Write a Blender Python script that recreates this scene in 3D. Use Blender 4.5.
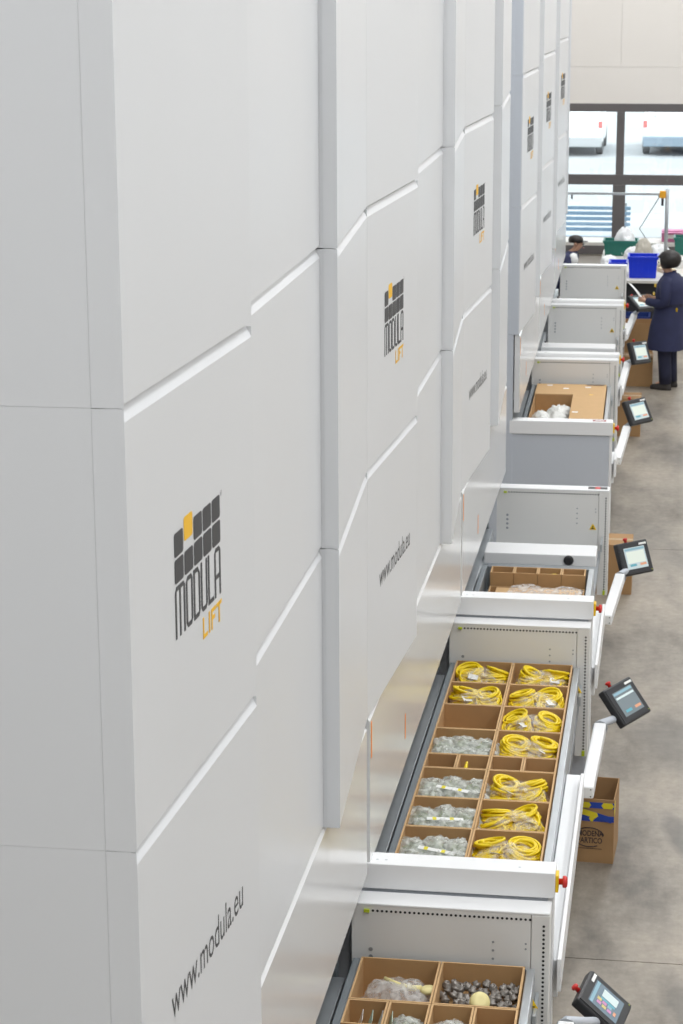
import bpy, bmesh, math, random
from mathutils import Vector, Matrix, noise
random.seed(7)
scn = bpy.context.scene
for o in list(bpy.data.objects): bpy.data.objects.remove(o)
COL = scn.collection
CAMZ = 5.25

# ------------------------------------------------------------------ camera
def setup_camera():
    p, yw, r = math.radians(14.2594), math.radians(-8.6316), math.radians(0.2648)
    fwd = Vector((math.sin(yw)*math.cos(p), math.cos(yw)*math.cos(p), -math.sin(p)))
    r0 = Vector((math.cos(yw), -math.sin(yw), 0)); u0 = r0.cross(fwd)
    rt = r0*math.cos(r) - u0*math.sin(r); up = r0*math.sin(r) + u0*math.cos(r)
    cd = bpy.data.cameras.new('camera'); co = bpy.data.objects.new('camera', cd); COL.objects.link(co)
    m = Matrix((rt, up, -fwd)).transposed().to_4x4(); m.translation = Vector((0, 0, CAMZ)); co.matrix_world = m
    cd.sensor_fit = 'VERTICAL'; cd.sensor_height = 36.0; cd.sensor_width = 24.0
    cd.lens = 36.0*2216.86/1024; cd.clip_start = 0.1; cd.clip_end = 400
    cd.dof.use_dof = True; cd.dof.focus_distance = 9.0; cd.dof.aperture_fstop = 11.0
    scn.camera = co
setup_camera()
# ------------------------------------------------------------------ world, lights, exposure
w = bpy.data.worlds.new('overcast'); scn.world = w; w.use_nodes = True
w.node_tree.nodes['Background'].inputs[0].default_value = (0.93, 0.97, 1.0, 1)
w.node_tree.nodes['Background'].inputs[1].default_value = 3.7
vs = scn.view_settings
vs.view_transform = 'Standard'; vs.look = 'None'; vs.exposure = 0.0; vs.gamma = 1.0; vs.use_curve_mapping = False
LAMP_POWER = 196.0
LAMPZ = 10.0
LAMPS = [(x, y) for x in (-3.2, 1.2, 5.6) for y in (0.2, 8.2, 16.2, 24.2, 32.2)]  # added lamp rows, unseen, spaced to balance front and side brightness
def area_light(x, y):
    l = bpy.data.lights.new('added_lamp_light', 'AREA'); l.shape = 'RECTANGLE'; l.size = 1.2; l.size_y = 5.0
    l.energy = LAMP_POWER; l.color = (0.945, 0.975, 1.0)
    o = bpy.data.objects.new('added_lamp_light', l); o.location = (x, y, LAMPZ); COL.objects.link(o)
    return o
LIGHTS = [area_light(x, y) for x, y in LAMPS]

# ------------------------------------------------------------------ materials
MATS = {}
def mat(name, col, rough=0.5, metal=0.0, nscale=0, namt=0.0, bump=0.0, spec=0.5, emit=None, estr=0, alpha=None):
    if name in MATS: return MATS[name]
    m = bpy.data.materials.new(name); m.use_nodes = True; nt = m.node_tree; b = nt.nodes['Principled BSDF']
    b.inputs['Base Color'].default_value = (*col, 1); b.inputs['Roughness'].default_value = rough
    b.inputs['Metallic'].default_value = metal; b.inputs['Specular IOR Level'].default_value = spec
    if nscale:
        tc = nt.nodes.new('ShaderNodeTexCoord'); n = nt.nodes.new('ShaderNodeTexNoise')
        n.inputs['Scale'].default_value = nscale; n.inputs['Detail'].default_value = 5
        nt.links.new(tc.outputs['Object'], n.inputs['Vector'])
        mx = nt.nodes.new('ShaderNodeMix'); mx.data_type = 'RGBA'
        mx.inputs[6].default_value = (*[c*(1-namt) for c in col], 1); mx.inputs[7].default_value = (*[min(1, c*(1+namt)) for c in col], 1)
        nt.links.new(n.outputs['Fac'], mx.inputs[0]); nt.links.new(mx.outputs[2], b.inputs['Base Color'])
        if bump:
            bp = nt.nodes.new('ShaderNodeBump'); bp.inputs['Strength'].default_value = bump; bp.inputs['Distance'].default_value = 0.01
            nt.links.new(n.outputs['Fac'], bp.inputs['Height']); nt.links.new(bp.outputs['Normal'], b.inputs['Normal'])
    if emit:
        b.inputs['Emission Color'].default_value = (*emit, 1); b.inputs['Emission Strength'].default_value = estr
    MATS[name] = m
    return m
def film(name, col, opac, rough=0.25):
    """thin plastic film: part see-through, part pale reflecting sheet"""
    m = bpy.data.materials.new(name); m.use_nodes = True; nt = m.node_tree; b = nt.nodes['Principled BSDF']
    b.inputs['Base Color'].default_value = (*col, 1); b.inputs['Roughness'].default_value = rough
    tr = nt.nodes.new('ShaderNodeBsdfTransparent'); mx = nt.nodes.new('ShaderNodeMixShader')
    tc = nt.nodes.new('ShaderNodeTexCoord'); n = nt.nodes.new('ShaderNodeTexNoise'); n.inputs['Scale'].default_value = 26; n.inputs['Detail'].default_value = 3
    mr = nt.nodes.new('ShaderNodeMapRange'); mr.inputs[1].default_value = .35; mr.inputs[2].default_value = .7
    mr.inputs[3].default_value = max(0, opac-.18); mr.inputs[4].default_value = min(1, opac+.25)
    nt.links.new(tc.outputs['Object'], n.inputs['Vector']); nt.links.new(n.outputs['Fac'], mr.inputs[0])
    nt.links.new(mr.outputs[0], mx.inputs[0]); nt.links.new(tr.outputs[0], mx.inputs[1]); nt.links.new(b.outputs[0], mx.inputs[2])
    nt.links.new(mx.outputs[0], nt.nodes['Material Output'].inputs[0])
    MATS[name] = m; return m
WHITE = mat('white_powder_coat', (.72, .73, .745), .34, nscale=1.3, namt=.015)
HOODW = mat('white_gloss_coat', (.72, .72, .72), .20, nscale=1.3, namt=.015)
BAYW = mat('bay_white_coat', (.82, .82, .82), .36)
BAYG = mat('bay_panel_grey_white', (.78, .77, .745), .42)
SIDEG = mat('grey_blue_coat_and_gap_shade', (.53, .56, .61), .4)  # grey-blue bay parts; also shade colour on the fourth machine's side
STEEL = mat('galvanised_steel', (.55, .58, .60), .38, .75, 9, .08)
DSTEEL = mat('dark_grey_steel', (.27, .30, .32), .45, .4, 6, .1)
MSTEEL = mat('mid_grey_steel', (.36, .38, .40), .42, .5, 6, .1)
BLACK = mat('black_plastic', (.025, .025, .027), .4)
HOLE = mat('dark_hole', (.03, .03, .03), .8)
CARD = mat('cardboard', (.47, .28, .125), .85, nscale=14, namt=.08)
CARDE = mat('cardboard_light', (.60, .385, .19), .85, nscale=14, namt=.06)
CARDF = mat('cardboard_carton', (.37, .215, .095), .85, nscale=9, namt=.1)
YEL = mat('yellow_cable', (.84, .62, .005), .42)
CREAM = mat('cream_plastic', (.80, .70, .33), .5)
REDP = mat('red_plastic', (.62, .03, .025), .35)
YELP = mat('yellow_plastic', (.85, .55, .01), .4)
LIME = mat('lime_plastic', (.50, .60, .03), .5)
ORANGE = mat('orange_label', (.85, .28, .04), .6)
CHAR = mat('charcoal_print', (.045, .048, .055), .45)
LOGOY = mat('amber_print', (.92, .52, .02), .5)
INK = mat('dark_ink', (.045, .03, .03), .7)
GREENISH = mat('green_part', (.24, .29, .13), .6, nscale=20, namt=.4)
PAPER = mat('white_paper', (.85, .85, .83), .7)
FILM = film('clear_film', (.9, .9, .86), .13)
FILMW = film('milky_film', (.82, .84, .79), .42)
FILMC = film('clear_sheet', (.92, .92, .90), .34)
def concrete():
    m = bpy.data.materials.new('concrete_floor'); m.use_nodes = True; nt = m.node_tree; b = nt.nodes['Principled BSDF']; L = nt.links.new
    tc = nt.nodes.new('ShaderNodeTexCoord')
    def ns(s, d, rg=.6, vec=None):
        n = nt.nodes.new('ShaderNodeTexNoise'); n.inputs['Scale'].default_value = s; n.inputs['Detail'].default_value = d; n.inputs['Roughness'].default_value = rg
        L(vec or tc.outputs['Object'], n.inputs['Vector']); return n
    mp = nt.nodes.new('ShaderNodeMapping'); mp.inputs['Scale'].default_value = (1.15, .5, 1); L(tc.outputs['Object'], mp.inputs['Vector'])
    n1 = ns(1.4, 8, .65, mp.outputs[0]); n2 = ns(.45, 4); n3 = ns(14, 5, .7)
    cr = nt.nodes.new('ShaderNodeValToRGB'); e = cr.color_ramp.elements
    e[0].position = .31; e[0].color = (.115, .097, .078, 1); e[1].position = .69; e[1].color = (.385, .33, .268, 1)
    x = e.new(.5); x.color = (.272, .236, .192, 1)
    L(n1.outputs['Fac'], cr.inputs[0])
    mx = nt.nodes.new('ShaderNodeMix'); mx.data_type = 'RGBA'; mx.blend_type = 'MULTIPLY'; mx.inputs[0].default_value = 1
    r2 = nt.nodes.new('ShaderNodeMapRange'); r2.inputs[1].default_value = .3; r2.inputs[2].default_value = .7; r2.inputs[3].default_value = .84; r2.inputs[4].default_value = 1.14
    L(n3.outputs['Fac'], r2.inputs[0]); L(cr.outputs[0], mx.inputs[6]); L(r2.outputs[0], mx.inputs[7])
    # dark stains (patches with their own outline)
    prev = mx.outputs[2]
    for (cx, cy, rx, ry, amt) in ((.12, 14.4, .30, .62, .45), (.16, 12.7, .10, .45, .6), (-.05, 19.6, .22, .9, .25), (.1, 23.5, .25, 1.1, .2), (.22, 10.3, .12, .6, .5), (-.30, 12.9, .2, .35, .25)):
        m2 = nt.nodes.new('ShaderNodeMapping'); m2.vector_type = 'TEXTURE'; m2.inputs['Location'].default_value = (cx, cy, 0); m2.inputs['Scale'].default_value = (rx, ry, 1); m2.inputs['Rotation'].default_value = (0, 0, .25)
        L(tc.outputs['Object'], m2.inputs['Vector'])
        ad = nt.nodes.new('ShaderNodeVectorMath'); ad.operation = 'ADD'
        sc = nt.nodes.new('ShaderNodeVectorMath'); sc.operation = 'SCALE'; sc.inputs['Scale'].default_value = .9
        sb = nt.nodes.new('ShaderNodeVectorMath'); sb.operation = 'SUBTRACT'; sb.inputs[1].default_value = (.5, .5, .5)
        nn = ns(3.2, 4); L(nn.outputs['Color'], sb.inputs[0]); L(sb.outputs[0], sc.inputs[0]); L(m2.outputs[0], ad.inputs[0]); L(sc.outputs[0], ad.inputs[1])
        ln = nt.nodes.new('ShaderNodeVectorMath'); ln.operation = 'LENGTH'; L(ad.outputs[0], ln.inputs[0])
        mr = nt.nodes.new('ShaderNodeMapRange'); mr.inputs[1].default_value = .6; mr.inputs[2].default_value = 1.1; mr.inputs[3].default_value = amt; mr.inputs[4].default_value = 0
        L(ln.outputs['Value'], mr.inputs[0])
        mm = nt.nodes.new('ShaderNodeMix'); mm.data_type = 'RGBA'; mm.inputs[7].default_value = (.085, .08, .075, 1)
        L(mr.outputs[0], mm.inputs[0]); L(prev, mm.inputs[6]); prev = mm.outputs[2]
    L(prev, b.inputs['Base Color'])
    r3 = nt.nodes.new('ShaderNodeMapRange'); r3.inputs[3].default_value = .30; r3.inputs[4].default_value = .62; L(n2.outputs['Fac'], r3.inputs[0]); L(r3.outputs[0], b.inputs['Roughness'])
    bp = nt.nodes.new('ShaderNodeBump'); bp.inputs['Strength'].default_value = .12; L(n3.outputs['Fac'], bp.inputs['Height']); L(bp.outputs[0], b.inputs['Normal'])
    return m
CONC = concrete()

# ------------------------------------------------------------------ mesh helpers
class MB:
    def __init__(s): s.v = []; s.f = []; s.m = []
    def add(s, vs, fs, mi=0):
        n = len(s.v); s.v += [tuple(v) for v in vs]; s.f += [tuple(n+i for i in f) for f in fs]; s.m += [mi]*len(fs); return s
    def box(s, x0, x1, y0, y1, z0, z1, mi=0):
        v = [(x, y, z) for z in (z0, z1) for (x, y) in ((x0, y0), (x1, y0), (x1, y1), (x0, y1))]
        return s.add(v, [(3, 2, 1, 0), (4, 5, 6, 7), (0, 1, 5, 4), (1, 2, 6, 5), (2, 3, 7, 6), (3, 0, 4, 7)], mi)
    def obox(s, M, hx, hy, hz, mi=0):
        v = [M @ Vector((x*hx, y*hy, z*hz)) for z in (-1, 1) for (x, y) in ((-1, -1), (1, -1), (1, 1), (-1, 1))]
        return s.add(v, [(3, 2, 1, 0), (4, 5, 6, 7), (0, 1, 5, 4), (1, 2, 6, 5), (2, 3, 7, 6), (3, 0, 4, 7)], mi)
    def prism(s, poly, z0, z1, mi=0):
        """poly: list of (x,y) counter-clockwise"""
        n = len(poly); v = [(x, y, z0) for x, y in poly]+[(x, y, z1) for x, y in poly]
        f = [tuple(range(n-1, -1, -1)), tuple(range(n, 2*n))]+[(i, (i+1) % n, n+(i+1) % n, n+i) for i in range(n)]
        return s.add(v, f, mi)
    def extrude(s, prof, A, B, mi=0, M=None):
        """prof: closed list of 3D offsets, swept from A to B"""
        n = len(prof); A = Vector(A); B = Vector(B)
        v = [A+Vector(p) for p in prof]+[B+Vector(p) for p in prof]
        f = [tuple(range(n-1, -1, -1)), tuple(range(n, 2*n))]+[(i, (i+1) % n, n+(i+1) % n, n+i) for i in range(n)]
        return s.add(v, f, mi)
    def tube(s, pts, r, n=8, mi=0, closed=False):
        pts = [Vector(p) for p in pts]; k = len(pts); rs = r if isinstance(r, (list, tuple)) else [r]*k
        v = []; ref = Vector((0, 0, 1)); prev = None
        for i, p in enumerate(pts):
            t = (pts[(i+1) % k if closed else min(i+1, k-1)]-pts[i-1 if closed else max(i-1, 0)]).normalized()
            a = prev if prev else (ref if abs(t.dot(ref)) < .95 else Vector((1, 0, 0)))
            a = (a-t*a.dot(t)).normalized(); prev = a; b = t.cross(a)
            v += [p+(a*math.cos(2*math.pi*j/n)+b*math.sin(2*math.pi*j/n))*rs[i] for j in range(n)]
        f = []
        for i in range(k if closed else k-1):
            i2 = (i+1) % k
            f += [(i*n+j, i*n+(j+1) % n, i2*n+(j+1) % n, i2*n+j) for j in range(n)]
        if not closed: f += [tuple(range(n-1, -1, -1)), tuple((k-1)*n+j for j in range(n))]
        return s.add(v, f, mi)
    def loft(s, rings, mi=0, cap=True):
        n = len(rings[0]); v = [p for r in rings for p in r]; f = []
        for i in range(len(rings)-1): f += [(i*n+j, i*n+(j+1) % n, (i+1)*n+(j+1) % n, (i+1)*n+j) for j in range(n)]
        if cap: f += [tuple(range(n-1, -1, -1)), tuple((len(rings)-1)*n+j for j in range(n))]
        return s.add(v, f, mi)
    def lathe(s, prof, n=20, mi=0, M=None):
        rings = [[(r*math.cos(2*math.pi*j/n), r*math.sin(2*math.pi*j/n), z) for j in range(n)] for r, z in prof]
        if M: rings = [[M @ Vector(p) for p in r] for r in rings]
        return s.loft(rings, mi)
    def disc(s, c, nrm, r, n=10, mi=0):
        nrm = Vector(nrm).normalized(); a = nrm.orthogonal().normalized(); b = nrm.cross(a); c = Vector(c)
        return s.add([c+(a*math.cos(2*math.pi*j/n)+b*math.sin(2*math.pi*j/n))*r for j in range(n)], [tuple(range(n))], mi)
    def mesh(s, name):
        me = bpy.data.meshes.new(name); me.from_pydata(s.v, [], s.f); me.update(); return me
    def build(s, name, mats, parent=None, bevel=0, smooth=False, seg=2):
        me = s.mesh(name)
        for m in (mats if isinstance(mats, (list, tuple)) else [mats]): me.materials.append(m)
        if isinstance(mats, (list, tuple)):
            for p, i in zip(me.polygons, s.m): p.material_index = i
        if smooth: me.polygons.foreach_set('use_smooth', [True]*len(me.polygons))
        o = link(name, me, parent)
        if bevel:
            b = o.modifiers.new('bevel', 'BEVEL'); b.width = bevel; b.segments = seg; b.limit_method = 'ANGLE'; b.angle_limit = math.radians(40)
        return o
def link(name, data, parent=None):
    o = bpy.data.objects.new(name, data); COL.objects.link(o)
    if parent: o.parent = parent
    return o
def empty(name, loc=(0, 0, 0), rz=0, parent=None):
    o = link(name, None, parent); o.location = loc; o.rotation_euler = (0, 0, rz); o.empty_display_size = .1
    return o
def tag(o, label=None, cat=None, group=None, kind=None):
    if label: o['label'] = label
    if cat: o['category'] = cat
    if group: o['group'] = group
    if kind: o['kind'] = kind
    return o
def thing(name, loc, rz, label, cat, group=None): return tag(empty(name, loc, rz), label, cat, group)
def copy_tree(o, parent=None):
    c = o.copy(); COL.objects.link(c); c.parent = parent
    for ch in list(o.children): copy_tree(ch, c)
    return c
def text_mesh(txt, size, M, mi=0, shear=0, xs=1.0, ys=1.0, bold=0):
    """letters as a flat mesh through the built-in font, placed by matrix M (text x right, y up)"""
    cu = bpy.data.curves.new('txt', 'FONT'); cu.body = txt; cu.size = size; cu.offset = bold; cu.resolution_u = 3
    o = bpy.data.objects.new('txt', cu); COL.objects.link(o)
    dg = bpy.context.evaluated_depsgraph_get(); me = bpy.data.meshes.new_from_object(o.evaluated_get(dg))
    mb = MB(); mb.add([M @ Vector((v.co.x*xs, v.co.y*ys, 0)) for v in me.vertices], [tuple(p.vertices) for p in me.polygons])
    wid = max(v.co.x for v in me.vertices)*xs
    bpy.data.objects.remove(o); bpy.data.curves.remove(cu); bpy.data.meshes.remove(me)
    return mb, wid
def ell(cx, cy, z, rx, ry, n=20, p=2.0):
    out = []
    for j in range(n):
        a = 2*math.pi*j/n; c, s_ = math.cos(a), math.sin(a)
        out.append((cx+rx*math.copysign(abs(c)**(2/p), c), cy+ry*math.copysign(abs(s_)**(2/p), s_), z))
    return out

# ------------------------------------------------------------------ hall
def build_hall():
    # floor slabs with recessed joints
    fl = empty('floor'); tag(fl, 'worn grey brown concrete floor of the aisle', kind='structure')
    fl['label'] = 'worn grey brown concrete floor of the aisle'
    sub = MB().box(-6, 10, -10, 35.9, -.3, -.012).build('joint_base', mat('joint_dark', (.06, .055, .05), .9), fl)
    ys = [-10, -1.0, 10.99, 19.45, 27.9, 35.9]; xs = [-6, .55, 10]
    for i in range(len(ys)-1):
        for j in range(len(xs)-1):
            g = .004
            MB().box(xs[j]+g, xs[j+1]-g, ys[i]+g, ys[i+1]-g, -.05, 0).build('floor_slab', CONC, fl)
    wallm = mat('warm_wall_white', (.73, .695, .655), .8, nscale=2, namt=.015)
    wallp = mat('hall_wall_paint', (.70, .69, .67), .85)
    # back wall of panels around the window
    wb = tag(empty('wall_back'), kind='structure')
    Y0, Y1 = 35.72, 35.95
    g = .0015
    for (x0, x1, z0, z1) in ((-6, -.95, 3.43, 10.4), (-.95, 4.2, 3.43, 10.4), (4.2, 10, 3.43, 10.4), (-6, 3.9, 2.86, 3.43), (3.9, 10, 2.86, 3.43),
                             (-6, -2.6, 0, 2.86), (3.9, 10, 0, 2.86), (-2.6, 3.9, 0, .55)):
        MB().box(x0+g, x1-g, Y0, Y1, z0+g, z1-g).build('wall_panel', wallm, wb)
    MB().box(-6, 10, Y0+.06, Y0+.16, 2.90, 10.4).build('backing_sheet', mat('seam_grey', (.60, .57, .53), .9), wb)
    tag(MB().box(-6.2, -6, -10, 36, 0, 10.4).build('wall_left', wallp), kind='structure')
    tag(MB().box(10, 10.2, -10, 36, 0, 10.4).build('wall_right', wallp), kind='structure')
    tag(MB().box(-6.2, 10.2, -10.2, -10, 0, 10.4).build('wall_front', mat('hall_end_paint', (.62, .62, .63), .8)), kind='structure')
    tag(MB().box(-6.2, 10.2, -10.2, 36, 10.4, 10.6).build('ceiling', wallp), kind='structure')
    # window
    fr = mat('window_frame_brown_grey', (.115, .105, .105), .5)
    wn = tag(empty('window_1', (0, 35.72, 0)), kind='structure')
    X0, X1 = -2.6, 3.9
    MB().box(X0, X1, -.02, .10, 2.735, 2.86).build('window_frame', fr, wn, .005)
    MB().box(X0, X1, -.05, .10, .48, .75).build('window_frame', fr, wn, .005)
    MB().box(X0, X1, -.03, .10, 1.59, 1.75).build('transom', fr, wn, .005)
    for xm in (-.93, .72, 2.37):
        MB().box(xm-.062, xm+.062, -.03, .10, 1.752, 2.733).build('mullion', fr, wn, .005)
        MB().box(xm-.10, xm+.10, -.035, .10, .732, 1.588).build('mullion', fr, wn, .005)
    for xm in (X0, X1-.1): MB().box(xm, xm+.1, -.02, .10, .73, 2.735).build('window_frame', fr, wn, .005)
    for x in (-1.75, -.75, -.18, .95): MB().lathe([(.0, -.03), (.016, -.03), (.016, .0), (0, 0)], 10, 0, Matrix.Translation((x, -.03, 1.67)) @ Matrix.Rotation(math.pi/2, 4, 'X')).build('bolt', STEEL, wn)
    glass = bpy.data.materials.new('window_glass'); glass.use_nodes = True; nt = glass.node_tree
    tr = nt.nodes.new('ShaderNodeBsdfTransparent'); tr.inputs[0].default_value = (.94, .97, .97, 1)
    gl = nt.nodes.new('ShaderNodeBsdfGlossy'); gl.inputs['Roughness'].default_value = .02
    mx = nt.nodes.new('ShaderNodeMixShader'); mx.inputs[0].default_value = .06
    nt.links.new(tr.outputs[0], mx.inputs[1]); nt.links.new(gl.outputs[0], mx.inputs[2]); nt.links.new(mx.outputs[0], nt.nodes['Material Output'].inputs[0])
    xm = [X0+.1, -.93, .72, 2.37, X1-.1]
    for i in range(4):
        MB().box(xm[i]+.06, xm[i+1]-.06, .03, .042, 1.752, 2.733).build('pane', glass, wn)
        MB().box(xm[i]+.10, xm[i+1]-.10, .03, .042, .732, 1.588).build('pane', glass, wn)
    # ceiling lamps, out of view, added to light the hall
    hous = mat('added_lamp_housing', (.7, .7, .7), .4); tube = mat('added_lamp_diffuser', (1, 1, 1), .5, emit=(.97, .985, 1), estr=3.0)
    for (x, y), L in zip(LAMPS, LIGHTS):
        t = thing('added_ceiling_lamp', (x, y, LAMPZ), 0, 'unseen long white ceiling strip lamp added to light the hall', 'lamp', 'added ceiling strip lamps')
        MB().box(-.62, .62, -2.6, 2.6, .05, .16).build('housing', hous, t, .01)
        MB().box(-.58, .58, -2.5, 2.5, .03, .049).build('diffuser', tube, t)
        for hy in (-2, 2): MB().tube([(0, hy, .16), (0, hy, .399)], .012, 8).build('hanger', STEEL, t)
        L.parent = t; L.location = (0, 0, 0)
build_hall()

# ------------------------------------------------------------------ vertical lift machines
LV = [1.96, 3.077, 4.20, 5.32, 6.44, 7.50]
XA, XB, XC, XS, XSEAM, XBACK = -1.2755, -1.2025, -1.274, -1.209, -1.355, -4.2
XH, HZ0, HZ1 = -1.268, 1.265, 1.958
XR = -.4515; FAR_Z = 1.149; NEAR_Z = 1.279
def facade_panel(name, A, B, z0, z1, parent, m, lip=.0165, liph=.033, th=.035, mitA=True):
    """sheet from plan point A to B, facing +X, top edge folded back in a 45 degree lip"""
    A = Vector((A[0], A[1], 0)); B = Vector((B[0], B[1], 0)); d = (B-A).normalized(); n = Vector((d.y, -d.x, 0))
    ins = d*lip
    prof = [(0, z0+.011), (0, z1-liph), (-lip, z1), (-th-lip, z1), (-th-lip, z0+.011)]
    vA = [A+n*p+Vector((0, 0, z)) + (ins if k in (2,) and mitA else Vector((0, 0, 0)))*.0 for k, (p, z) in enumerate(prof)]
    vB = [B+n*p+Vector((0, 0, z)) for p, z in prof]
    k = len(prof)
    f = [tuple(range(k)), tuple(range(2*k-1, k-1, -1))]+[(i, k+i, k+(i+1) % k, (i+1) % k) for i in range(k)]
    mb = MB().add(vA+vB, f)
    return mb.build(name, m, parent)
def letter_strokes(mb, M, x0, y0, wd, h, t, ch, d):
    def bar(xa, xb, ya, yb): 
        Mx = M @ Matrix.Translation((x0+(xa+xb)/2, y0+(ya+yb)/2, d/2)); mb.obox(Mx, abs(xb-xa)/2, abs(yb-ya)/2, d/2)
    def poly(pts):
        n = len(pts); v = [M @ Vector((x0+x, y0+y, 0)) for x, y in pts]+[M @ Vector((x0+x, y0+y, d)) for x, y in pts]
        mb.add(v, [tuple(range(n-1, -1, -1)), tuple(range(n, 2*n))]+[(i, (i+1) % n, n+(i+1) % n, n+i) for i in range(n)])
    c = t*1.1
    def corner(cx, cy, sx, sy):   # chamfered corner join
        poly([(cx+sx*t, cy), (cx+sx*c, cy), (cx+sx*c, cy+sy*t), (cx+sx*t, cy+sy*t)][:: (1 if sx*sy > 0 else -1)])
    if ch in 'OMA':
        bar(0, t, 0 if ch != 'O' else c, h-c); bar(wd-t, wd, 0 if ch != 'O' else c, h-c)
        poly([(0, h-c), (t, h-c), (c*1.3, h-t), (wd-c*1.3, h-t), (wd-t, h-c), (wd, h-c), (wd-c, h), (c, h)])
    if ch == 'O': poly([(0, c), (c, 0), (wd-c, 0), (wd, c), (wd-t, c), (wd-c*1.3, t), (c*1.3, t), (t, c)])
    if ch == 'M': bar(wd/2-t/2, wd/2+t/2, 0, h-t)
    if ch == 'A': bar(t, wd-t, h*.36, h*.36+t)
    if ch == 'D':
        bar(0, t, 0, h); bar(wd-t, wd, c, h-c*1.6); bar(t, wd-c, 0, t); bar(t, wd-c*1.6, h-t, h)
        poly([(wd-c*1.6, h-t), (wd-t, h-c*1.6), (wd, h-c*1.6), (wd-c*1.6, h)]); poly([(wd-c, 0), (wd, c), (wd-t, c), (wd-c, t)])
    if ch == 'U':
        bar(0, t, c, h); bar(wd-t, wd, c, h); poly([(0, c), (c, 0), (wd-c, 0), (wd, c), (wd-t, c), (wd-c*1.3, t), (c*1.3, t), (t, c)])
    if ch == 'L': bar(0, t, 0, h); bar(t, wd, 0, t)
    if ch == 'I': bar(wd/2-t/2, wd/2+t/2, 0, h)
    if ch == 'F': bar(0, t, 0, h); bar(t, wd, h-t, h); bar(t, wd*.8, h*.45, h*.45+t)
    if ch == 'T': bar(wd/2-t/2, wd/2+t/2, 0, h); bar(0, wd, h-t, h)
def rtile(mb, M, x, y, wd, h, d, mi):
    r = min(wd, h)*.14; pts = []
    for cx, cy, a0 in ((x+wd-r, y+r, -90), (x+wd-r, y+h-r, 0), (x+r, y+h-r, 90), (x+r, y+r, 180)):
        for k in range(4): a = math.radians(a0+30*k); pts.append((cx+r*math.cos(a), cy+r*math.sin(a)))
    n = len(pts); v = [M @ Vector((p[0], p[1], 0)) for p in pts]+[M @ Vector((p[0], p[1], d)) for p in pts]
    mb.add(v, [tuple(range(n-1, -1, -1)), tuple(range(n, 2*n))]+[(i, (i+1) % n, n+(i+1) % n, n+i) for i in range(n)], mi)
def warning_triangle(parent, x, y, z, s=.028):
    p = MB().add([(x-s, y, z-s*.8), (x+s, y, z-s*.8), (x, y, z+s), (x-s, y-.002, z-s*.8), (x+s, y-.002, z-s*.8), (x, y-.002, z+s)],
                 [(3, 4, 5), (2, 1, 0), (0, 1, 4, 3), (1, 2, 5, 4), (2, 0, 3, 5)]).build('warning_triangle', YELP, parent)
    MB().box(x-.004, x+.004, y-.003, y-.002, z-s*.55, z+s*.3).box(x-s*.5, x+s*.5, y-.003, y-.002, z-s*.6, z-s*.4).build('symbol', BLACK, p)
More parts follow.
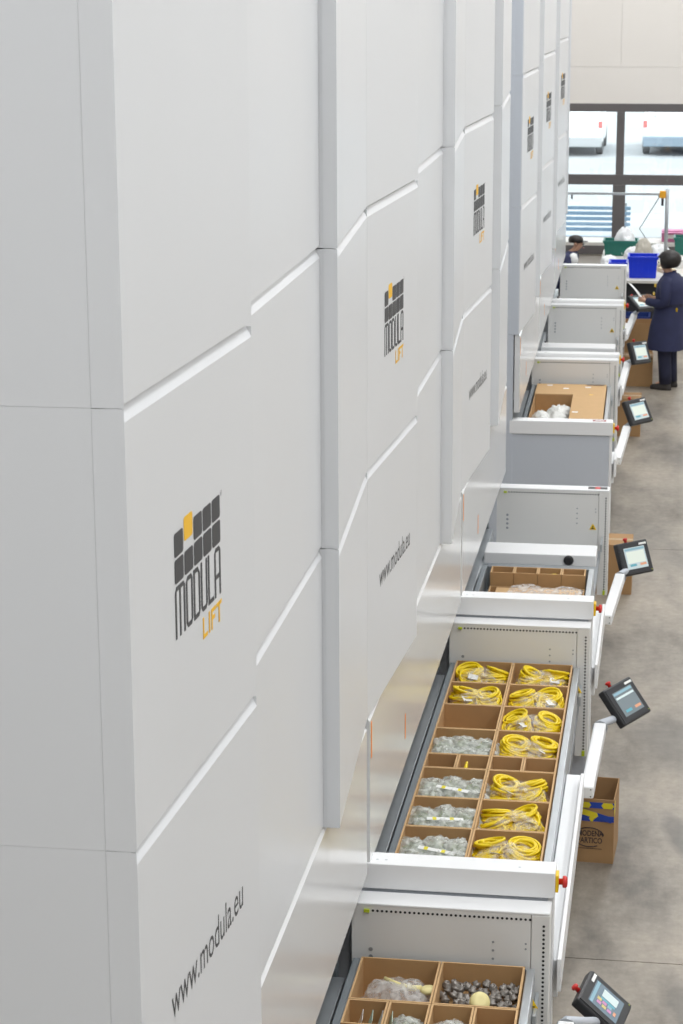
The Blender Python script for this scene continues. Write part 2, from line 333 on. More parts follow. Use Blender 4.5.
def machine(label, y0, y1, xoff=0, rz=0, yc=None, wa=1.22, console=None, beam=None, bar=None, knob=False, side_shade_mat=None, near_side=True, estop=True, toplabel=None, NEAR_Z=NEAR_Z):
    W = y1-y0; yc = yc if yc else W-1.25; SM = side_shade_mat or WHITE  # side cladding is white unless a shade colour is passed in
    t = thing('vertical_lift_machine', (xoff, y0, 0), rz, label, 'storage machine', 'vertical lift machines along the aisle')
    # inner body behind the cladding
    MB().box(XBACK+.03, -1.37, .04, W-.03, HZ0+.02, LV[-1]-.02).build('inner_body', MSTEEL, t)
    MB().box(XBACK+.03, -2.35, .04, W-.03, 0, HZ0+.02).build('rear_frame', MSTEEL, t)
    # side cladding (near end)
    zs = [0, .84]+LV
    for a, b in zip(zs[:-1], zs[1:]):
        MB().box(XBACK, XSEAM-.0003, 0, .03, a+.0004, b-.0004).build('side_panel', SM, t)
        MB().box(XBACK, XBACK+.02, .031, W-.005, a+.0015, b-.0015).build('rear_panel', WHITE, t)
        MB().box(XBACK+.03, -1.30, W-.02, W-.003, max(a, HZ0)+.0015, b-.0015).build('side_panel', WHITE, t) if b > HZ0 else None
    for a, b in zip(LV[:-1], LV[1:]):
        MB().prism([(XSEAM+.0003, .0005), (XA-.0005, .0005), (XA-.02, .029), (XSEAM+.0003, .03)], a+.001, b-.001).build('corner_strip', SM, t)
        wp = facade_panel('wing_panel', (XA, 0), (XB, wa), a, b, t, WHITE)
        MB().prism([(XC-.03, wa-.028), (XB-.001, wa-.001), (XC-.03, wa)], a+.009, b-.003).build('return_strip', WHITE, wp)
        facade_panel('center_panel', (XC, wa+.001), (XC, yc-.002), a, b, t, WHITE)
        MB().prism([(XC-.05, yc), (XS, yc), (XS-.02, yc+.028), (XC-.05, yc+.03)], a+.002, b-.002).build('fin_strip', WHITE, t)
        facade_panel('wing_panel', (XS, yc+.0005), (XA, W-.004), a, b, t, WHITE)
        # prints on the near wing
        d = Vector((XB-XA, wa, 0)).normalized(); n = Vector((d.y, -d.x, 0))
        def frame(s, z): 
            M = Matrix((d, Vector((0, 0, 1)), n)).transposed().to_4x4(); M.translation = Vector((XA, 0, 0))+d*s+n*.0006+Vector((0, 0, z)); return M
        if a == LV[1]:
            M = frame(.382, 3.510) @ Matrix.Diagonal((1.045, 1.0, 1, 1)); D = .0008; tw = .088
            mb = MB()
            for k in range(5):
                rtile(mb, M, k*tw+.004, .148, tw-.010, .064, D, 0)
                rtile(mb, M, k*tw+.004, .219+(.022 if k == 1 else 0), tw-.010, .064, D, 1 if k == 1 else 0)
            ax = 0
            for ch, wd in zip('MODULA', (.095, .066, .066, .066, .060, .066)):
                letter_strokes(mb, M, ax+.002, 0, wd-.006, .140, .0125, ch, D); ax += wd+.0035
            mb.build('logo', [CHAR, LOGOY], wp)
            m2 = MB(); ax = .250
            for ch, wd in zip('LIFT', (.052, .03, .052, .06)):
                letter_strokes(m2, M, ax, -.078, wd-.008, .060, .011, ch, D); ax += wd
            m2.build('logo_word', LOGOY, wp)
            tm, _ = text_mesh('®', .022, frame(.382+.463, 3.512+.272)); tm.build('registered_mark', CHAR, wp)
        if a == LV[0]:
            M = frame(.265, 2.487)
            tm, wid = text_mesh('www.modula.eu', .135, M, xs=.86); tm.build('web_address', CHAR, wp)
    # hood over the bay opening
    hd = facade_panel('hood_panel', (XH, .012), (XH, W-.09), HZ0-.011, HZ1, t, HOODW, lip=.012, liph=.014)
    MB().box(XH+.0004, XH+.0014, .045, .075, 1.76, 1.93).build('warning_label', ORANGE, hd)
    MB().box(XH+.0004, XH+.0014, 1.27*W/4.2, 1.27*W/4.2+.03, 1.40, 1.53).build('warning_label', ORANGE, hd)
    MB().box(XH-.05, XH-.02, W-.088, W-.004, HZ0, HZ1).build('hood_return', WHITE, t)
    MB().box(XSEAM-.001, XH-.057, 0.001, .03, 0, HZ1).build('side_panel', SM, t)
    # interior steel work seen through the opening
    for yy in (.16, W-.235):
        MB().box(-1.46, -1.385, yy, yy+.06, 0, HZ0).build('upright', DSTEEL, t)
    MB().box(-2.3, -1.47, .10, W-.18, .62, .72).build('extractor_deck', DSTEEL, t)
    ex = MB().box(-1.45, -1.345, .22, W-.25, .70, .84).build('extractor_rail', STEEL, t, .004)
    for k in range(5): MB().box(-1.344, -1.338, W-1.5+.05*k, W-1.47+.05*k, .75, .80).build('slot', HOLE, ex)
    MB().lathe([(0, 0), (.03, 0), (.03, .02), (0, .02)], 12, 0, Matrix.Translation((-1.343, W-.7, .78)) @ Matrix.Rotation(math.pi/2, 4, 'Y')).build('roller', BLACK, ex)
    # bay: base, side walls, front rail
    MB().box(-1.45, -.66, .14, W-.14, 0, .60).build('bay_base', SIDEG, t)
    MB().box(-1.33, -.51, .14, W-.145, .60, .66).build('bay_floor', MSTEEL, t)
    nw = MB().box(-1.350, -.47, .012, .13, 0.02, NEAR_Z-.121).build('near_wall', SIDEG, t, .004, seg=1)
    MB().box(-1.352, -.44, 0.0, .135, NEAR_Z-.12, NEAR_Z).build('near_wall_cap', BAYW, t, .004)
    MB().box(-.4695, -.445, .012, .13, .02, NEAR_Z-.121).build('end_trim', BAYW, t, .003, seg=1)
    if estop:
        es = empty('emergency_stop', parent=t)
        es.location = (-.438, .06, NEAR_Z-.062); 
        MB().box(-.002, .012, -.034, .034, -.04, .04).build('yellow_plate', YELP, es, .003)
        MB().lathe([(0, .012), (.014, .012), (.014, .028), (.026, .03), (.028, .042), (.02, .05), (0, .052)], 16, 0, Matrix.Rotation(math.pi/2, 4, 'Y')).build('red_button', REDP, es, smooth=True)
    yf = W-.138
    fw = MB().box(-1.33, -.535, yf+.001, W-.006, .60, FAR_Z-.012).build('far_wall', BAYG, t)
    MB().box(-1.33, XR, yf, W-.004, FAR_Z-.012, FAR_Z).build('far_wall_cap', BAYW, t, .003, seg=1)
    MB().box(-.533, XR, yf+.0, W-.006, .30, FAR_Z-.013).build('far_post', BAYG, t, .003, seg=1)
    hb = MB()
    nh = 35
    for k in range(nh): hb.disc((-1.235+.0205*k, yf-.0006, FAR_Z-.034), (0, -1, 0), .0062, 8)
    for k in range(37): hb.disc((-.478, yf-.0016, FAR_Z-.062-.0205*k), (0, -1, 0), .0062, 8)
    tag(hb.build('sensor_holes', HOLE, t), kind='stuff')
    MB().box(-1.275, -1.25, yf-.010, yf, FAR_Z-.041, FAR_Z-.027).build('sensor_plug', LIME, t)
    MB().box(-.487, -.469, yf-.010, yf, FAR_Z-.845, FAR_Z-.81).build('sensor_plug', LIME, t)
    sc = MB()
    for dz in (.15, .19, .23, .27): sc.disc((-.70, yf-.0006, FAR_Z-dz), (0, -1, 0), .006, 8)
    for dz in (.15, .175): sc.disc((-.556, yf-.0006, FAR_Z-dz), (0, -1, 0), .005, 8)
    for dz in (.22, .255, .29, .325): sc.disc((-1.245, yf-.0006, FAR_Z-dz), (0, -1, 0), .010, 8)
    tag(sc.build('screw_heads', MSTEEL, t), kind='stuff')
    lowtri = y0 > 13; warning_triangle(t, -.575 if lowtri else -.515, yf-.001 if lowtri else yf-.17, FAR_Z-.295 if lowtri else .80)
    MB().box(-.5075, -.492, yf-.25, yf-.02, .72, .78).build('wall_bracket', STEEL, t)
    if toplabel == 'far': MB().box(-.62, -.47, W-.10, W-.03, FAR_Z+.0003, FAR_Z+.0015).box(-.565, -.525, W-.10, W-.03, FAR_Z+.0016, FAR_Z+.0022, 1).build('type_plate', [BLACK, REDP], t)
    if toplabel == 'near': MB().box(-.62, -.50, .04, .10, NEAR_Z+.0003, NEAR_Z+.0015, 0).box(-.60, -.52, .06, .08, NEAR_Z+.0016, NEAR_Z+.0022, 1).build('type_plate', [mat('plate_red_brown', (.30, .05, .05), .5), PAPER], t)
    for k in (-1.24, -1.20, -.60): MB().disc((k, .05, NEAR_Z+.0005), (0, 0, 1), .007, 8).build('cap_screw', STEEL, t)
    # front rail and lower front cover
    yb = beam[0][1]-y0 if beam else W*.6
    MB().box(-.5075, -.425, .1365, yb+.10, .615, .80).build('front_cover', BAYW, t, .004, seg=1)
    MB().box(-.4245, -.405, .02, max(.4, yb-.03), .70, .86).build('front_rail', BAYW, t, .004)
    if bar is not None:
        b = MB().box(-1.335, -.51, bar, bar+.30, .825, .91).build('tray_end_bar', BAYW, t, .006)
        if knob: MB().lathe([(.014, 0), (.036, 0), (.038, .012), (.028, .02), (.014, .02)], 18, 0, Matrix.Translation((-.71, bar-.0015, .872)) @ Matrix.Rotation(math.pi/2, 4, 'X')).build('knob', BLACK, b, smooth=True)
    # console on its arm; all of it given in the hall's frame and brought into the machine's
    inv = (Matrix.Translation((xoff, y0, 0)) @ Matrix.Rotation(rz, 4, 'Z')).inverted()
    if beam:
        P0 = inv @ Vector(beam[0]); P1 = inv @ Vector(beam[1]); d = (P1-P0); L = d.length; d.normalize()
        up = Vector((0, 0, 1)); sd = d.cross(up).normalized(); M = Matrix((sd, d, sd.cross(d))).transposed().to_4x4(); M.translation = (P0+P1)/2
        ar = MB().obox(M, .036, L/2, .036).build('console_arm', BAYW, t, .01)
        M2 = M.copy(); M2.translation = P0-d*.002
        MB().obox(M2, .03, .0015, .03).build('end_plate', BAYG, ar, .002)
        sc = MB()
        for a_ in (-.02, .02):
            for b_ in (-.02, .02): sc.disc(P0-d*.004+sd*a_+up*b_, -d, .004, 8)
        tag(sc.build('end_screws', HOLE, ar), kind='stuff')
        MB().box(-.475, min(P0.x, P1.x)-.03, P0.y+.005, P0.y+.12, P0.z-.03, P0.z+.03).build('arm_mount', BAYW, ar)
        if console:
            c, vx, vy, vn = [Vector(k) for k in console]
            c = c+Vector((0, 0, CAMZ)); Rm = Matrix((vx, vy, vn)).transposed().to_4x4(); Rm.translation = c; Rm = inv @ Rm
            back = Rm @ Vector((-.02, -.06, -.058))
            MB().tube([P1+d*-.02+up*.0, P1+d*.02+up*.02, P1.lerp(back, .5)+up*.01, back], [.022, .025, .024, .022], 12).build('console_elbow', SIDEG, t, smooth=True)
            MB().tube([P1-d*.004, P1+d*.004], .046, 12).build('joint_ring', MSTEEL, t)
            co = empty('control_console', parent=t); co.matrix_local = Rm
            w_, h_ = .145, .125
            MB().box(-w_, w_, -h_, h_, -.052, -.001).build('housing', BLACK, co, .010)
            MB().prism([(-w_+.01, -h_+.008), (w_-.01, -h_+.008), (w_-.01, h_-.008), (-w_+.01, h_-.008)], 0, .005).build('bezel', mat('console_bezel', (.035, .036, .04), .35), co, .004)
            screen(co)
            MB().lathe([(0, 0), (.012, 0), (.010, .016), (.017, .018), (.018, .028), (.012, .034), (0, .035)], 16, 0, Matrix.Translation((-.035, h_+.0005, -.028)) @ Matrix.Rotation(-math.pi/2, 4, 'X')).build('stop_button', REDP, co, smooth=True)
            MB().box(.055, .125, h_-.035, h_-.02, .0052, .0064).build('badge', PAPER, co)
            MB().disc((w_-.022, -h_+.02, .0056), (0, 0, 1), .004, 10).build('led', LIME, co)
    return t
SCR = [0]
def screen(co):
    SCR[0] += 1; k = SCR[0]
    base = {1: (.16, .22, .27), 2: (.20, .24, .26)}.get(k, (.58, .68, .70))
    s = MB().box(-.098, .098, -.082, .080, .0052, .0062).build('screen', mat('screen_base_%d' % min(k, 3), base, .25, emit=base, estr=.12), co)
    head = mat('screen_header', (.25, .42, .5), .3, emit=(.25, .42, .5), estr=.15); lite = mat('screen_light', (.62, .72, .72), .3, emit=(.62, .72, .72), estr=.15)
    teal = mat('screen_teal', (.12, .38, .46), .3, emit=(.12, .38, .46), estr=.15); orn = mat('screen_orange', (.70, .34, .20), .3, emit=(.7, .34, .2), estr=.15)
    z0, z1 = .0064, .0070
    MB().box(-.092, .092, .058, .074, z0, z1).build('screen_header_bar', head, s)
    if k == 1:
        MB().box(.012, .075, -.055, .03, z0, z1).build('screen_list', lite, s)
        pk = mat('screen_pink', (.55, .25, .45), .3, emit=(.55, .25, .45), estr=.15); yl = mat('screen_yellow', (.6, .5, .2), .3, emit=(.6, .5, .2), estr=.15)
        for i, (x, y, m) in enumerate(((-.05, .03, pk), (-.022, .034, yl), (-.055, .0, yl), (-.026, .004, pk), (-.055, -.03, pk), (-.026, -.026, head))):
            MB().box(x-.012, x+.012, y-.012, y+.012, z0, z1).build('screen_icon', m, s)
        MB().box(-.012, .006, -.05, .03, z0, z1).build('screen_strip', teal, s)
        MB().box(-.06, -.03, -.066, -.052, z0, z1).build('screen_button', orn, s)
    else:
        if k == 2: MB().box(-.09, .09, .030, .044, z0, z1).build('screen_list', lite, s)
        else: MB().box(-.085, .085, -.038, .05, z0, z1).build('screen_list', mat('screen_pale', (.74, .80, .72), .3, emit=(.74, .8, .72), estr=.15), s)
        MB().box(.025, .085, -.062, -.045, z0, z1).build('screen_button', orn, s)
        MB().box(-.07, -.01, -.062, -.045, z0, z1).build('screen_button', teal, s)

Y1m, Y2m, Y3m, Y4m, Y5m, Y6m = 4.99, 9.147, 13.40, 19.25, 22.70, 26.30
Y3e, Y6e = 17.03, 29.74
G2 = .0126
def build_machines():
    machine('white lift machine with large logo, metal fittings and plastic bags in its bay', Y1m, Y2m, yc=2.903, beam=((-.43, 7.70, .735), (-.36, 8.76, .735)),
            console=((-.205, 9.194, -4.599), (.171, .985, .019), (-.768, .122, .628), (.617, -.122, .778)))
    machine('white lift machine whose bay tray holds bins of yellow cable coils', Y2m, Y3m, yc=2.99, beam=((-.389, 11.53, .735), (-.357, 12.59, .735)),
            console=((-.203, 12.822, -4.415), (.53, .845, .071), (-.569, .292, .769), (.629, -.448, .635)))
    machine('white lift machine with a black knob on the bar across its bay', Y3m, Y3e, yc=2.0, beam=((-.394, 14.80, .735), (-.332, 15.88, .735)),
            console=((-.225, 16.075, -4.409), (.757, .640, .003), (-.283, .312, .907), (.59, -.70, .39)), bar=2.43, knob=True, toplabel='far')
    machine('white lift machine beside the gap, bay filled by a cut open carton', Y4m, Y5m, -.06, G2, beam=((-.469, 19.75, .735), (-.418, 21.15, .735)),
            console=((-.306, 21.224, -4.349), (.68, .732, .037), (-.373, .303, .877), (.631, -.61, .479)), toplabel='near', NEAR_Z=1.195, side_shade_mat=SIDEG)  # white side cladding painted grey-blue to stand for shade in the gap
    machine('white lift machine between the carton-filled bay and the farthest machine', Y5m, Y6m, -.06-G2*(Y5m-Y4m), G2, beam=((-.534, 23.0, .735), (-.498, 24.6, .735)),
            console=((-.350, 24.315, -4.324), (.637, .77, -.042), (-.266, .27, .925), (.724, -.578, .377)), bar=1.92, NEAR_Z=1.185)
    machine('white lift machine at the end of the row by the workbench', Y6m, Y6e, -.06-G2*(Y6m-Y4m), G2, beam=((-.571, 26.41, .735), (-.50, 28.0, .735)),
            console=((-.41, 27.662, -4.285), (.64, .766, -.062), (-.585, .538, .607), (.498, -.352, .792)), NEAR_Z=1.185)
build_machines()

# ------------------------------------------------------------------ trays and what lies on them
TRAY_Z, BIN_TOP = .715, .9125
def tray(label, y0, y1, xoff=0, rz=0, ymin=0, x0=-1.285, x1=-.549):
    """steel tray; origin at y=ymin on the machine line"""
    L = y1-y0
    t = thing('storage_tray', (xoff, y0, 0), rz, label, 'tray', 'steel trays in the delivery bays')
    MB().box(x0, x1, 0, L, .695, TRAY_Z).build('tray_floor', STEEL, t)
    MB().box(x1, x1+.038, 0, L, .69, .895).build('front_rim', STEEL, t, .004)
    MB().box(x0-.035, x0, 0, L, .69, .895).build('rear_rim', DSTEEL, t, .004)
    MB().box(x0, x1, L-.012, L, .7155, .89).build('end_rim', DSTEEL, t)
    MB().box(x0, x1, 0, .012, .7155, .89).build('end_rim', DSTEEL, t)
    return t
BINW = .009
BIN_CACHE = {}
def bin_mesh(w_, l_, h):
    k = (round(w_, 3), round(l_, 3), round(h, 3))
    if k in BIN_CACHE: return BIN_CACHE[k]
    a, b, T = w_/2, l_/2, BINW
    v = []; f = []
    for (x, y, z) in [(a, b, 0), (a, b, h), (a-T, b-T, h), (a-T, b-T, .006)]:
        v += [(-x, -y, z), (x, -y, z), (x, y, z), (-x, y, z)]
    f = [(3, 2, 1, 0), (12, 13, 14, 15)]
    for r in range(3):
        f += [(r*4+j, r*4+(j+1) % 4, (r+1)*4+(j+1) % 4, (r+1)*4+j) for j in range(4)]
    mb = MB().add(v, f); me = mb.mesh('cardboard_bin'); me.materials.append(CARD); me.materials.append(CARDE)
    for i, p in enumerate(me.polygons): p.material_index = 1 if 6 <= i < 10 else 0
    BIN_CACHE[k] = me; return me
def cbin(x0, x1, y0, y1, label, group='cardboard bins on the trays', h=BIN_TOP-TRAY_Z, z=TRAY_Z):
    g = .0015
    o = link('cardboard_bin', bin_mesh(x1-x0-2*g, y1-y0-2*g, h-.001)); o.location = ((x0+x1)/2, (y0+y1)/2, z+.001)
    return tag(o, label, 'bin', group)
def lumpy(sx, sy, sz, amp, freq, seed, sub=4, flat=.35, ridge=False):
    bm = bmesh.new(); bmesh.ops.create_icosphere(bm, subdivisions=sub, radius=1)
    off = Vector((seed*7.3, seed*3.1, seed*1.7))
    for v in bm.verts:
        d = v.co.normalized(); n_ = noise.fractal(d*freq+off, 1.0, 2.0, 4)
        if ridge: n_ = 1-2*abs(noise.noise(d*freq+off))+.4*noise.noise(d*freq*2.6+off)
        k = 1+amp*n_
        z = d.z*k
        if z < -flat: z = -flat
        v.co = Vector((d.x*k*sx, d.y*k*sy, (z+flat)*sz))
    me = bpy.data.meshes.new('lump'); bm.to_mesh(me); bm.free()
    me.polygons.foreach_set('use_smooth', [True]*len(me.polygons)); return me
def coil_mesh(seed):
    rnd = random.Random(seed); pts = []; turns = 16; n = 18; ph = rnd.random()*6
    for i in range(turns*n+1):
        a = 2*math.pi*i/n; q = i/(turns*n)
        r = .064+.015*math.sin(a*.37+ph)+.004*math.sin(a*2.3)
        z = .010+.056*(.5-.5*math.cos(q*math.pi*5))+.005*math.sin(a*.9+ph)
        pts.append((r*math.cos(a)*1.05, r*math.sin(a)*.92, z))
    mb = MB().tube(pts, .0076, 6)
    for k in range(2):
        a = ph+math.pi*k; c = Vector((.082*math.cos(a), .076*math.sin(a), .04)); tdir = Vector((-math.sin(a), math.cos(a), 0))
    me = mb.mesh('cable_coil'); me.materials.append(YEL); me.polygons.foreach_set('use_smooth', [True]*len(me.polygons)); return me
COILS = [coil_mesh(k) for k in range(4)]
BAGS = []
for k in range(4):
    me = lumpy(.158, .135, .090, .10, 2.2, 20+k, flat=.45, ridge=True); me.name = 'plastic_bag'; me.materials.append(FILM); BAGS.append(me)
def coil_bag(x, y, z, k, label):
    t = thing('bag_of_cable_coils', (x, y, z), random.uniform(-.1, .1), label, 'bag', 'bags of yellow cable coils')
    for i, sx in enumerate((-1, 1)):
        for j in range(3):
            c = link('cable_coil', COILS[(k+i+j*2) % 4], t); c.location = (sx*.078, .050-.048*j+.008*(-1)**(i+k), .010+.030*(2-j)); c.rotation_euler = (.30+.12*math.sin(k*2+i), .14*sx*(-1)**k, k*1.3+i*2+j)
    b = link('plastic_bag', BAGS[k % 4], t); b.rotation_euler = (.12, 0, 3.14*(k % 2)); b.location = (0, 0, .002); b.scale = (1.0, 1.0, 1.12)
    lb = MB().box(-.03, .03, -.02, .02, 0, .001).build('paper_label', PAPER, t); lb.location = ((.09 if k % 2 else -.05), -.045, .118); lb.rotation_euler = (.5, .2, .3*k)
    return t
SMALLB = []; CORES = []
for k in range(4):
    me = lumpy(.078, .10, .070, .30, 2.6, 40+k, flat=.3, ridge=True); me.name = 'film_bag'; me.materials.append(FILMW); SMALLB.append(me)
    me = lumpy(.064, .080, .056, .25, 2.5, 60+k, sub=3, flat=.3); me.name = 'green_part'; me.materials.append(GREENISH); CORES.append(me)
def small_bag(x, y, z, k, label, green=True, s=1.0):
    t = thing('parts_bag', (x, y, z), random.uniform(-.5, .5), label, 'bag', 'milky bags of small parts')
    t.scale = (s, s, s)
    if green: link('green_part', CORES[k % 4], t).location = (0, 0, .004)
    link('film_bag', SMALLB[(k*3+1) % 4], t).rotation_euler = (0, 0, k*1.1)
    # twisted neck of the bag
    mb = MB(); n = 9
    rings = []
    for i, (r, zz, dx) in enumerate(((.022, .050, 0), (.008, .075, .006), (.017, .093, .012), (.030, .108, .02))):
        rings.append([(dx+r*(1+.35*math.sin(3*a+k))*math.cos(a), .2*dx+r*(1+.35*math.cos(2*a+k))*math.sin(a), zz) for a in [2*math.pi*j/n for j in range(n)]])
    mb.loft(rings, cap=False).build('bag_neck', FILMW, t, smooth=True)
    return t
def strip_label(x, y, z, rz, L, label):
    o = MB().box(-L/2, L/2, -.012, .012, 0, .0012).box(-L/2+.03, -L/2+.05, -.0121, .0121, .0013, .0018, 1).box(L/2-.07, L/2-.05, -.0121, .0121, .0013, .0018, 1).build('paper_strip', [PAPER, mat('yellow_print', (.8, .7, .05), .6)])
    o.location = (x, y, z); o.rotation_euler = (.25, .06, rz)
    return tag(o, label, 'paper strip', 'paper strips lying on the bags')
def build_tray2():
    U = 1.05
    tray('steel tray full of bins with yellow coils and milky bags', 9.32, 13.235)
    rows = [12.6, 12.2, 11.81, 11.41, 11.01, 10.805, 10.39, 10.0, 9.6, 9.2, 8.92]
    rows = [r*U for r in rows]
    xl, xm, xr = -1.281, -.923, -.556
    xr = -.5525
    content = ['coil', 'coil', 'empty', 'small', None, 'small', 'small', 'small', 'empty', 'empty']
    order = ['end row at the perforated wall', 'second row from perforated wall', 'third row from perforated wall', 'fourth row from perforated wall', '',
             'first row past the narrow bins', 'second row past the narrow bins', 'third row past the narrow bins', 'next to last row by the ledge', 'last row under the ledge']
    n = 0; sb = 0
    for i in range(10):
        ya, yb = rows[i+1], rows[i]; yc = (ya+yb)/2
        if i == 4:
            for (a, b, nm) in ((xl, (xl+xm)/2, 'empty narrow bin next to the hood'), ((xl+xm)/2, xm, 'narrow bin with a tiny milky bag and a yellow strip'),
                               (xm, (xm+xr)/2, 'empty narrow bin beside the tray middle, coil side'), ((xm+xr)/2, xr, 'narrow bin with a cream piece next to the steel front rim')):
                cbin(a, b, ya, yb, nm)
            small_bag(-.99, yc, TRAY_Z+.088, 1, 'tiny milky bag in a narrow cardboard bin', False, .55)
            tag(MB().tube([(-1.06, yc-.06, .80), (-1.055, yc, .87), (-1.05, yc+.04, .895)], [.008, .012, .006], 8).build('yellow_strap', YEL, smooth=True), 'yellow strap end standing in a narrow bin', 'strap')
            tag(MB().tube([(-.69, yc-.03, .85), (-.65, yc-.035, .868), (-.61, yc-.03, .852)], [.008, .014, .008], 8).build('cream_piece', CREAM, smooth=True), 'small cream plastic piece in a narrow bin', 'part')
            continue
        c = content[i]
        nm = {'coil': 'bin with yellow coils, hood side, ', 'empty': 'empty cardboard bin, hood side, ', 'small': 'bin of milky bags, hood side, '}[c]+order[i]
        cbin(xl, xm, ya, yb, nm)
        cbin(xm, xr, ya, yb, ('bin with yellow coils, front-rim side, ' if i < 8 else 'empty cardboard bin, front-rim side, ')+order[i])
        zb = TRAY_Z+.060
        if c == 'coil':
            coil_bag((xl+xm)/2, yc, zb, n, 'clear bag of yellow coils, hood side, '+order[i]); n += 1
        if i < 8:
            coil_bag((xm+xr)/2, yc, zb, n, 'clear bag of yellow coils, front-rim side, '+order[i]); n += 1
        if c == 'small':
            for j, (dx, dy) in enumerate(((-.115, .03), (.0, .06), (.115, .04), (-.10, -.09), (.02, -.08), (.12, -.09))):
                small_bag((xl+xm)/2+dx, yc+dy, zb+.012+(.01 if j > 2 else .02), sb+j, 'milky bag with green part in bin, '+order[i], True, 1.0)
            sb += 5
            if i > 3: strip_label((xl+xm)/2+.02, yc-.07, zb+.128, .2*(-1)**i, .19, 'white yellow-marked paper strip on bags, '+order[i])
            # filler carton layer that carries the bags
        if c in ('coil', 'small'): support((xl+xm)/2, yc, xm-xl-.025, yb-ya-.025, zb, order[i], 'hood side')
        if i < 8: support((xm+xr)/2, yc, xr-xm-.025, yb-ya-.025, zb, order[i], 'front-rim side')
def support(x, y, w_, l_, ztop, where, side):
    o = MB().box(-w_/2, w_/2, -l_/2, l_/2, TRAY_Z+.008, ztop-.001).build('cardboard_liner', CARD); o.location = (x, y, 0)
    tag(o, 'cardboard liner under bags, %s, %s' % (side, where), 'liner', 'liners in the bins')
build_tray2()

def fitting_mesh():
    mb = MB().lathe([(0, 0), (.017, 0), (.017, .010), (.022, .011), (.022, .024), (.014, .026), (.014, .042), (.009, .043), (.009, .036), (0, .036)], 14)
    me = mb.mesh('metal_fitting'); me.materials.append(mat('fitting_metal', (.30, .275, .25), .5, .55)); me.polygons.foreach_set('use_smooth', [True]*len(me.polygons)); return me
def build_tray1():
    tray('steel tray with metal fittings and bags under the big logo machine', 5.16, 8.985)
    xl, xm, xr = -1.281, -.923, -.5525
    cbin(xl, xm, 8.555, 8.965, 'big bin holding a folded clear bag and a cream scoop')
    cbin(xm, xr, 8.555, 8.965, 'big bin heaped with metal fittings')
    q = [xl, xl+(xm-xl)/2, xm, (xm+xr)/2, xr]
    nm = ['small bin with upright white cards', 'small bin with a bag of metal bits', 'small bin with a white padded bag', 'empty small bin in front of the fittings']
    for k in range(4): cbin(q[k], q[k+1], 8.33, 8.554, nm[k])
    for i, y in enumerate((7.9, 7.48)):
        cbin(xl, xm, y, y+.42, 'empty bin on the hood side %s the row of small bins' % ('next to' if i == 0 else 'one row past'))
        cbin(xm, xr, y, y+.42, 'empty bin on the front-rim side %s the row of small bins' % ('next to' if i == 0 else 'one row past'))
    z = TRAY_Z+.008
    # folded clear bag
    me = lumpy(.16, .15, .10, .22, 2.3, 5, flat=.3, ridge=True); me.materials.append(FILMC)
    o = link('plastic_bag', me); o.location = (-1.09, 8.74, z); o.scale.z = 1.3
    tag(o, 'clear crumpled plastic bag under the cream scoop', 'bag')
    sc = thing('cream_scoop', (-1.03, 8.74, z+.15), .35, 'cream plastic scoop lying on a clear bag', 'scoop')
    MB().tube([(-.10, .09, .028), (-.05, .05, .012), (.0, .015, .006), (.04, -.01, .012)], [.008, .011, .013, .014], 10).build('handle', CREAM, sc, smooth=True)
    MB().loft([[(.07+(.016+.024*math.sin(i*math.pi/5))*math.cos(a), -.03+(.016+.020*math.sin(i*math.pi/5))*math.sin(a), -.006+.007*i) for a in [2*math.pi*j/14 for j in range(14)]] for i in range(5)]).build('bowl', CREAM, sc, smooth=True)
    # fittings: three layers of loose parts
    me = fitting_mesh(); rnd = random.Random(3)
    sup = MB().box(xm+.013, xr-.013, 8.571, 8.95, z-.0005, z+.06).build('cardboard_liner', CARD); tag(sup, 'brown cardboard liner under the metal fittings', 'liner', 'liners in the bins')
    for j in range(7):
        for i in range(10):
            o = link('metal_fitting', me); o.scale = (.9, .9, .8)
            o.location = (xm+.033+i*.0335+rnd.uniform(-.006, .006)+(.008 if j % 2 else 0), 8.595+j*.052+rnd.uniform(-.007, .007), z+.066+rnd.uniform(0, .018)+.004*j)
            o.rotation_euler = (rnd.uniform(-.7, .7), rnd.uniform(-.7, .7), rnd.uniform(0, 6))
            tag(o, 'small dull metal fitting in the heap in a big bin', 'fitting', 'metal fittings heaped in a bin')
    roll = thing('cream_roll', (-.735, 8.69, z+.135), .2, 'cream tape roll lying on the metal fittings', 'roll'); roll.rotation_euler = (.75, .25, .3)
    MB().lathe([(.018, 0), (.042, 0), (.045, .012), (.042, .034), (.018, .034)], 20).build('tape', CREAM, roll, smooth=True)
    MB().lathe([(.012, .001), (.0178, .001), (.0178, .033), (.012, .033)], 16).build('core', PAPER, roll)
    for k in range(4):
        o = MB().box(-.001, .001, -.05, .05, 0, .105).build('white_card', PAPER if k % 2 == 0 else mat('pale_green_card', (.55, .72, .62), .6)); o.location = (-1.235+.042*k, 8.45, z+.071); o.rotation_euler = (0, .32, .1)
        tag(o, ('white' if k % 2 == 0 else 'pale green')+' card standing in a small bin', 'card', 'cards standing in a small bin')
    lz = MB().box(q[0]+.013, q[1]-.013, 8.345, 8.54, z-.0005, z+.068).build('cardboard_liner', CARD); tag(lz, 'brown cardboard liner under the upright cards', 'liner', 'liners in the bins')
    for (k, lab, lab2) in ((1, 'milky bag of metal bits in a small bin', 'metal bits'), (2, 'white padded bag bulging from a small bin', 'white bag')):
        lz = MB().box(q[k]+.013, q[k+1]-.013, 8.345, 8.54, z-.0005, z+.06).build('cardboard_liner', CARD); tag(lz, 'brown cardboard liner under the '+lab2, 'liner', 'liners in the bins')
        small_bag((q[k]+q[k+1])/2, 8.455, z+.063, k, lab, k == 1, .92)
build_tray1()

